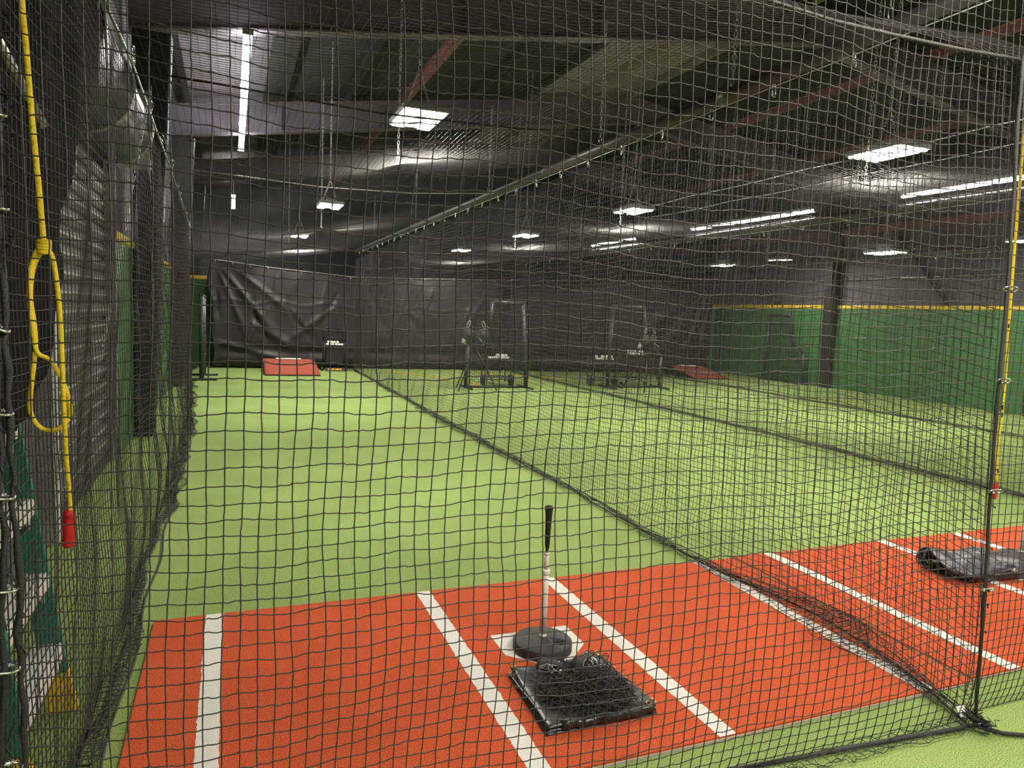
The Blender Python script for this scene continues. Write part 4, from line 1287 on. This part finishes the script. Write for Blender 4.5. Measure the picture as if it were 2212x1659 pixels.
cart((7.25, 15.6, 0), 'black ball cart with blue wheels left of the third cage screen', .62, .64, False, True, 1.2)
balls(7.25, 15.6, .64, .62, 22, 'white baseball in the cart tray left in the third cage', 'balls left in the third cage', 2, 3)
cart((8.25, 15.75, 0), 'black ball cart below the third cage pitching machine', .62, .78, False, False, 1.05)
balls(8.25, 15.75, .78, .62, 20, 'white baseball in the cart tray below the third cage pitching machine', 'balls right in the third cage', 2, 4)

# ------------------------------------------------------------------ pitching machines
t = pm = thing('pitching_machine', 'black wheeled pitching machine on a tripod left of the second cage screen', 'pitching machine', (3.45, 14.45, 0))
apex = Vector((0, 0, .93))
for (x, y) in ((-.42, -.25), (-.22, .55), (.5, -.1)):
    MB().tube([tuple(apex), (x * .5, y * .5, .5), (x, y, .02)], [.018, .015, .013], 8).sphere((x, y, .02), .022, 8).build('leg', M_black, t)
MB().lathe([(0, .88), (.05, .88), (.06, .93), (.045, .98), (0, .98)], n=20).build('swivel_head', M_black, t)
MB().box((0, 0, 1.1), (.08, .3, .28)).box((0, .05, 1.26), (.3, .06, .06)).build('frame', M_black, t, bevel=.01)
for sx, tilt in ((-1, .35), (1, -.35)):
    c = Vector((sx * .17, 0, 1.22))
    R = Matrix.Rotation(tilt, 3, 'Y')
    m = MB()
    m.lathe([(0, -.04), (.06, -.04), (.07, -.03), (.10, -.035), (.125, -.03), (.13, 0), (.125, .03), (.10, .035), (.07, .03), (.06, .04), (0, .04)], n=28, axis='y')
    m.v = [tuple(R @ Vector(p) + c) for p in m.v]
    m.build('throwing_wheel', M_rubber, t)
    m = MB()
    m.lathe([(0, -.09), (.05, -.09), (.055, -.08), (.055, .06), (0, .06)], n=20)
    m.v = [tuple(R @ Vector(p) + c + Vector((sx * .05, .07, -.12))) for p in m.v]
    m.build('motor', M_galv if sx < 0 else M_pad, t)
    m = MB()
    m.tube([(.03 * math.cos(w), 0, .075 * math.sin(w)) for w in np.linspace(0, 2 * PI, 16, endpoint=False)], .009, 6, closed=True)
    m.v = [tuple(R @ Vector(p) + c + Vector((sx * .0, -.02, .22))) for p in m.v]
    m.build('guard_loop', M_galv, t)
MB().tube([(.08, -.3, 1.02), (.02, -.1, 1.16), (0, .05, 1.22)], .028, 10).build('ball_chute', M_pad, t)
copy_tree(pm, (7.78, 14.35, 0), rz=.4, label='black wheeled pitching machine on a tripod in the third cage')
# yellow extension cord on the far turf
t = thing('extension_cord', 'thin yellow extension cord on the turf by the far curtain', 'cord', (3.6, 17.2, 0))
pts = catmull([(-1.2, 1.6, .012), (-.5, .6, .012), (0, -.6, .012), (.35, -1.3, .012), (.2, -1.6, .012), (.5, -1.7, .012), (.3, -1.4, .014)], 8)
MB().tube(pts, .011, 6).build('cord', M_yrope, t)
t = thing('extension_cord', 'thin yellow extension cord on the turf in front of the third cage curtain', 'cord', (6.0, 17.4, 0))
MB().tube(catmull([(-1.2, 1.2, .012), (-.4, .7, .012), (.3, .2, .012), (1.0, -.5, .012)], 8), .011, 6).build('cord', M_yrope, t)

# ------------------------------------------------------------------ render look
w = bpy.data.worlds.new('world'); S.world = w; w.use_nodes = True
w.node_tree.nodes['Background'].inputs['Color'].default_value = (.5, .5, .55, 1)
w.node_tree.nodes['Background'].inputs['Strength'].default_value = .02
S.view_settings.view_transform = 'Standard'
S.view_settings.look = 'None'
S.view_settings.exposure = 0.2
S.view_settings.gamma = 1.0
S.view_settings.use_curve_mapping = False
try:
    S.cycles.sample_clamp_indirect = 4.0
    S.cycles.max_bounces = 6
    S.cycles.use_denoising = True
except Exception:
    pass
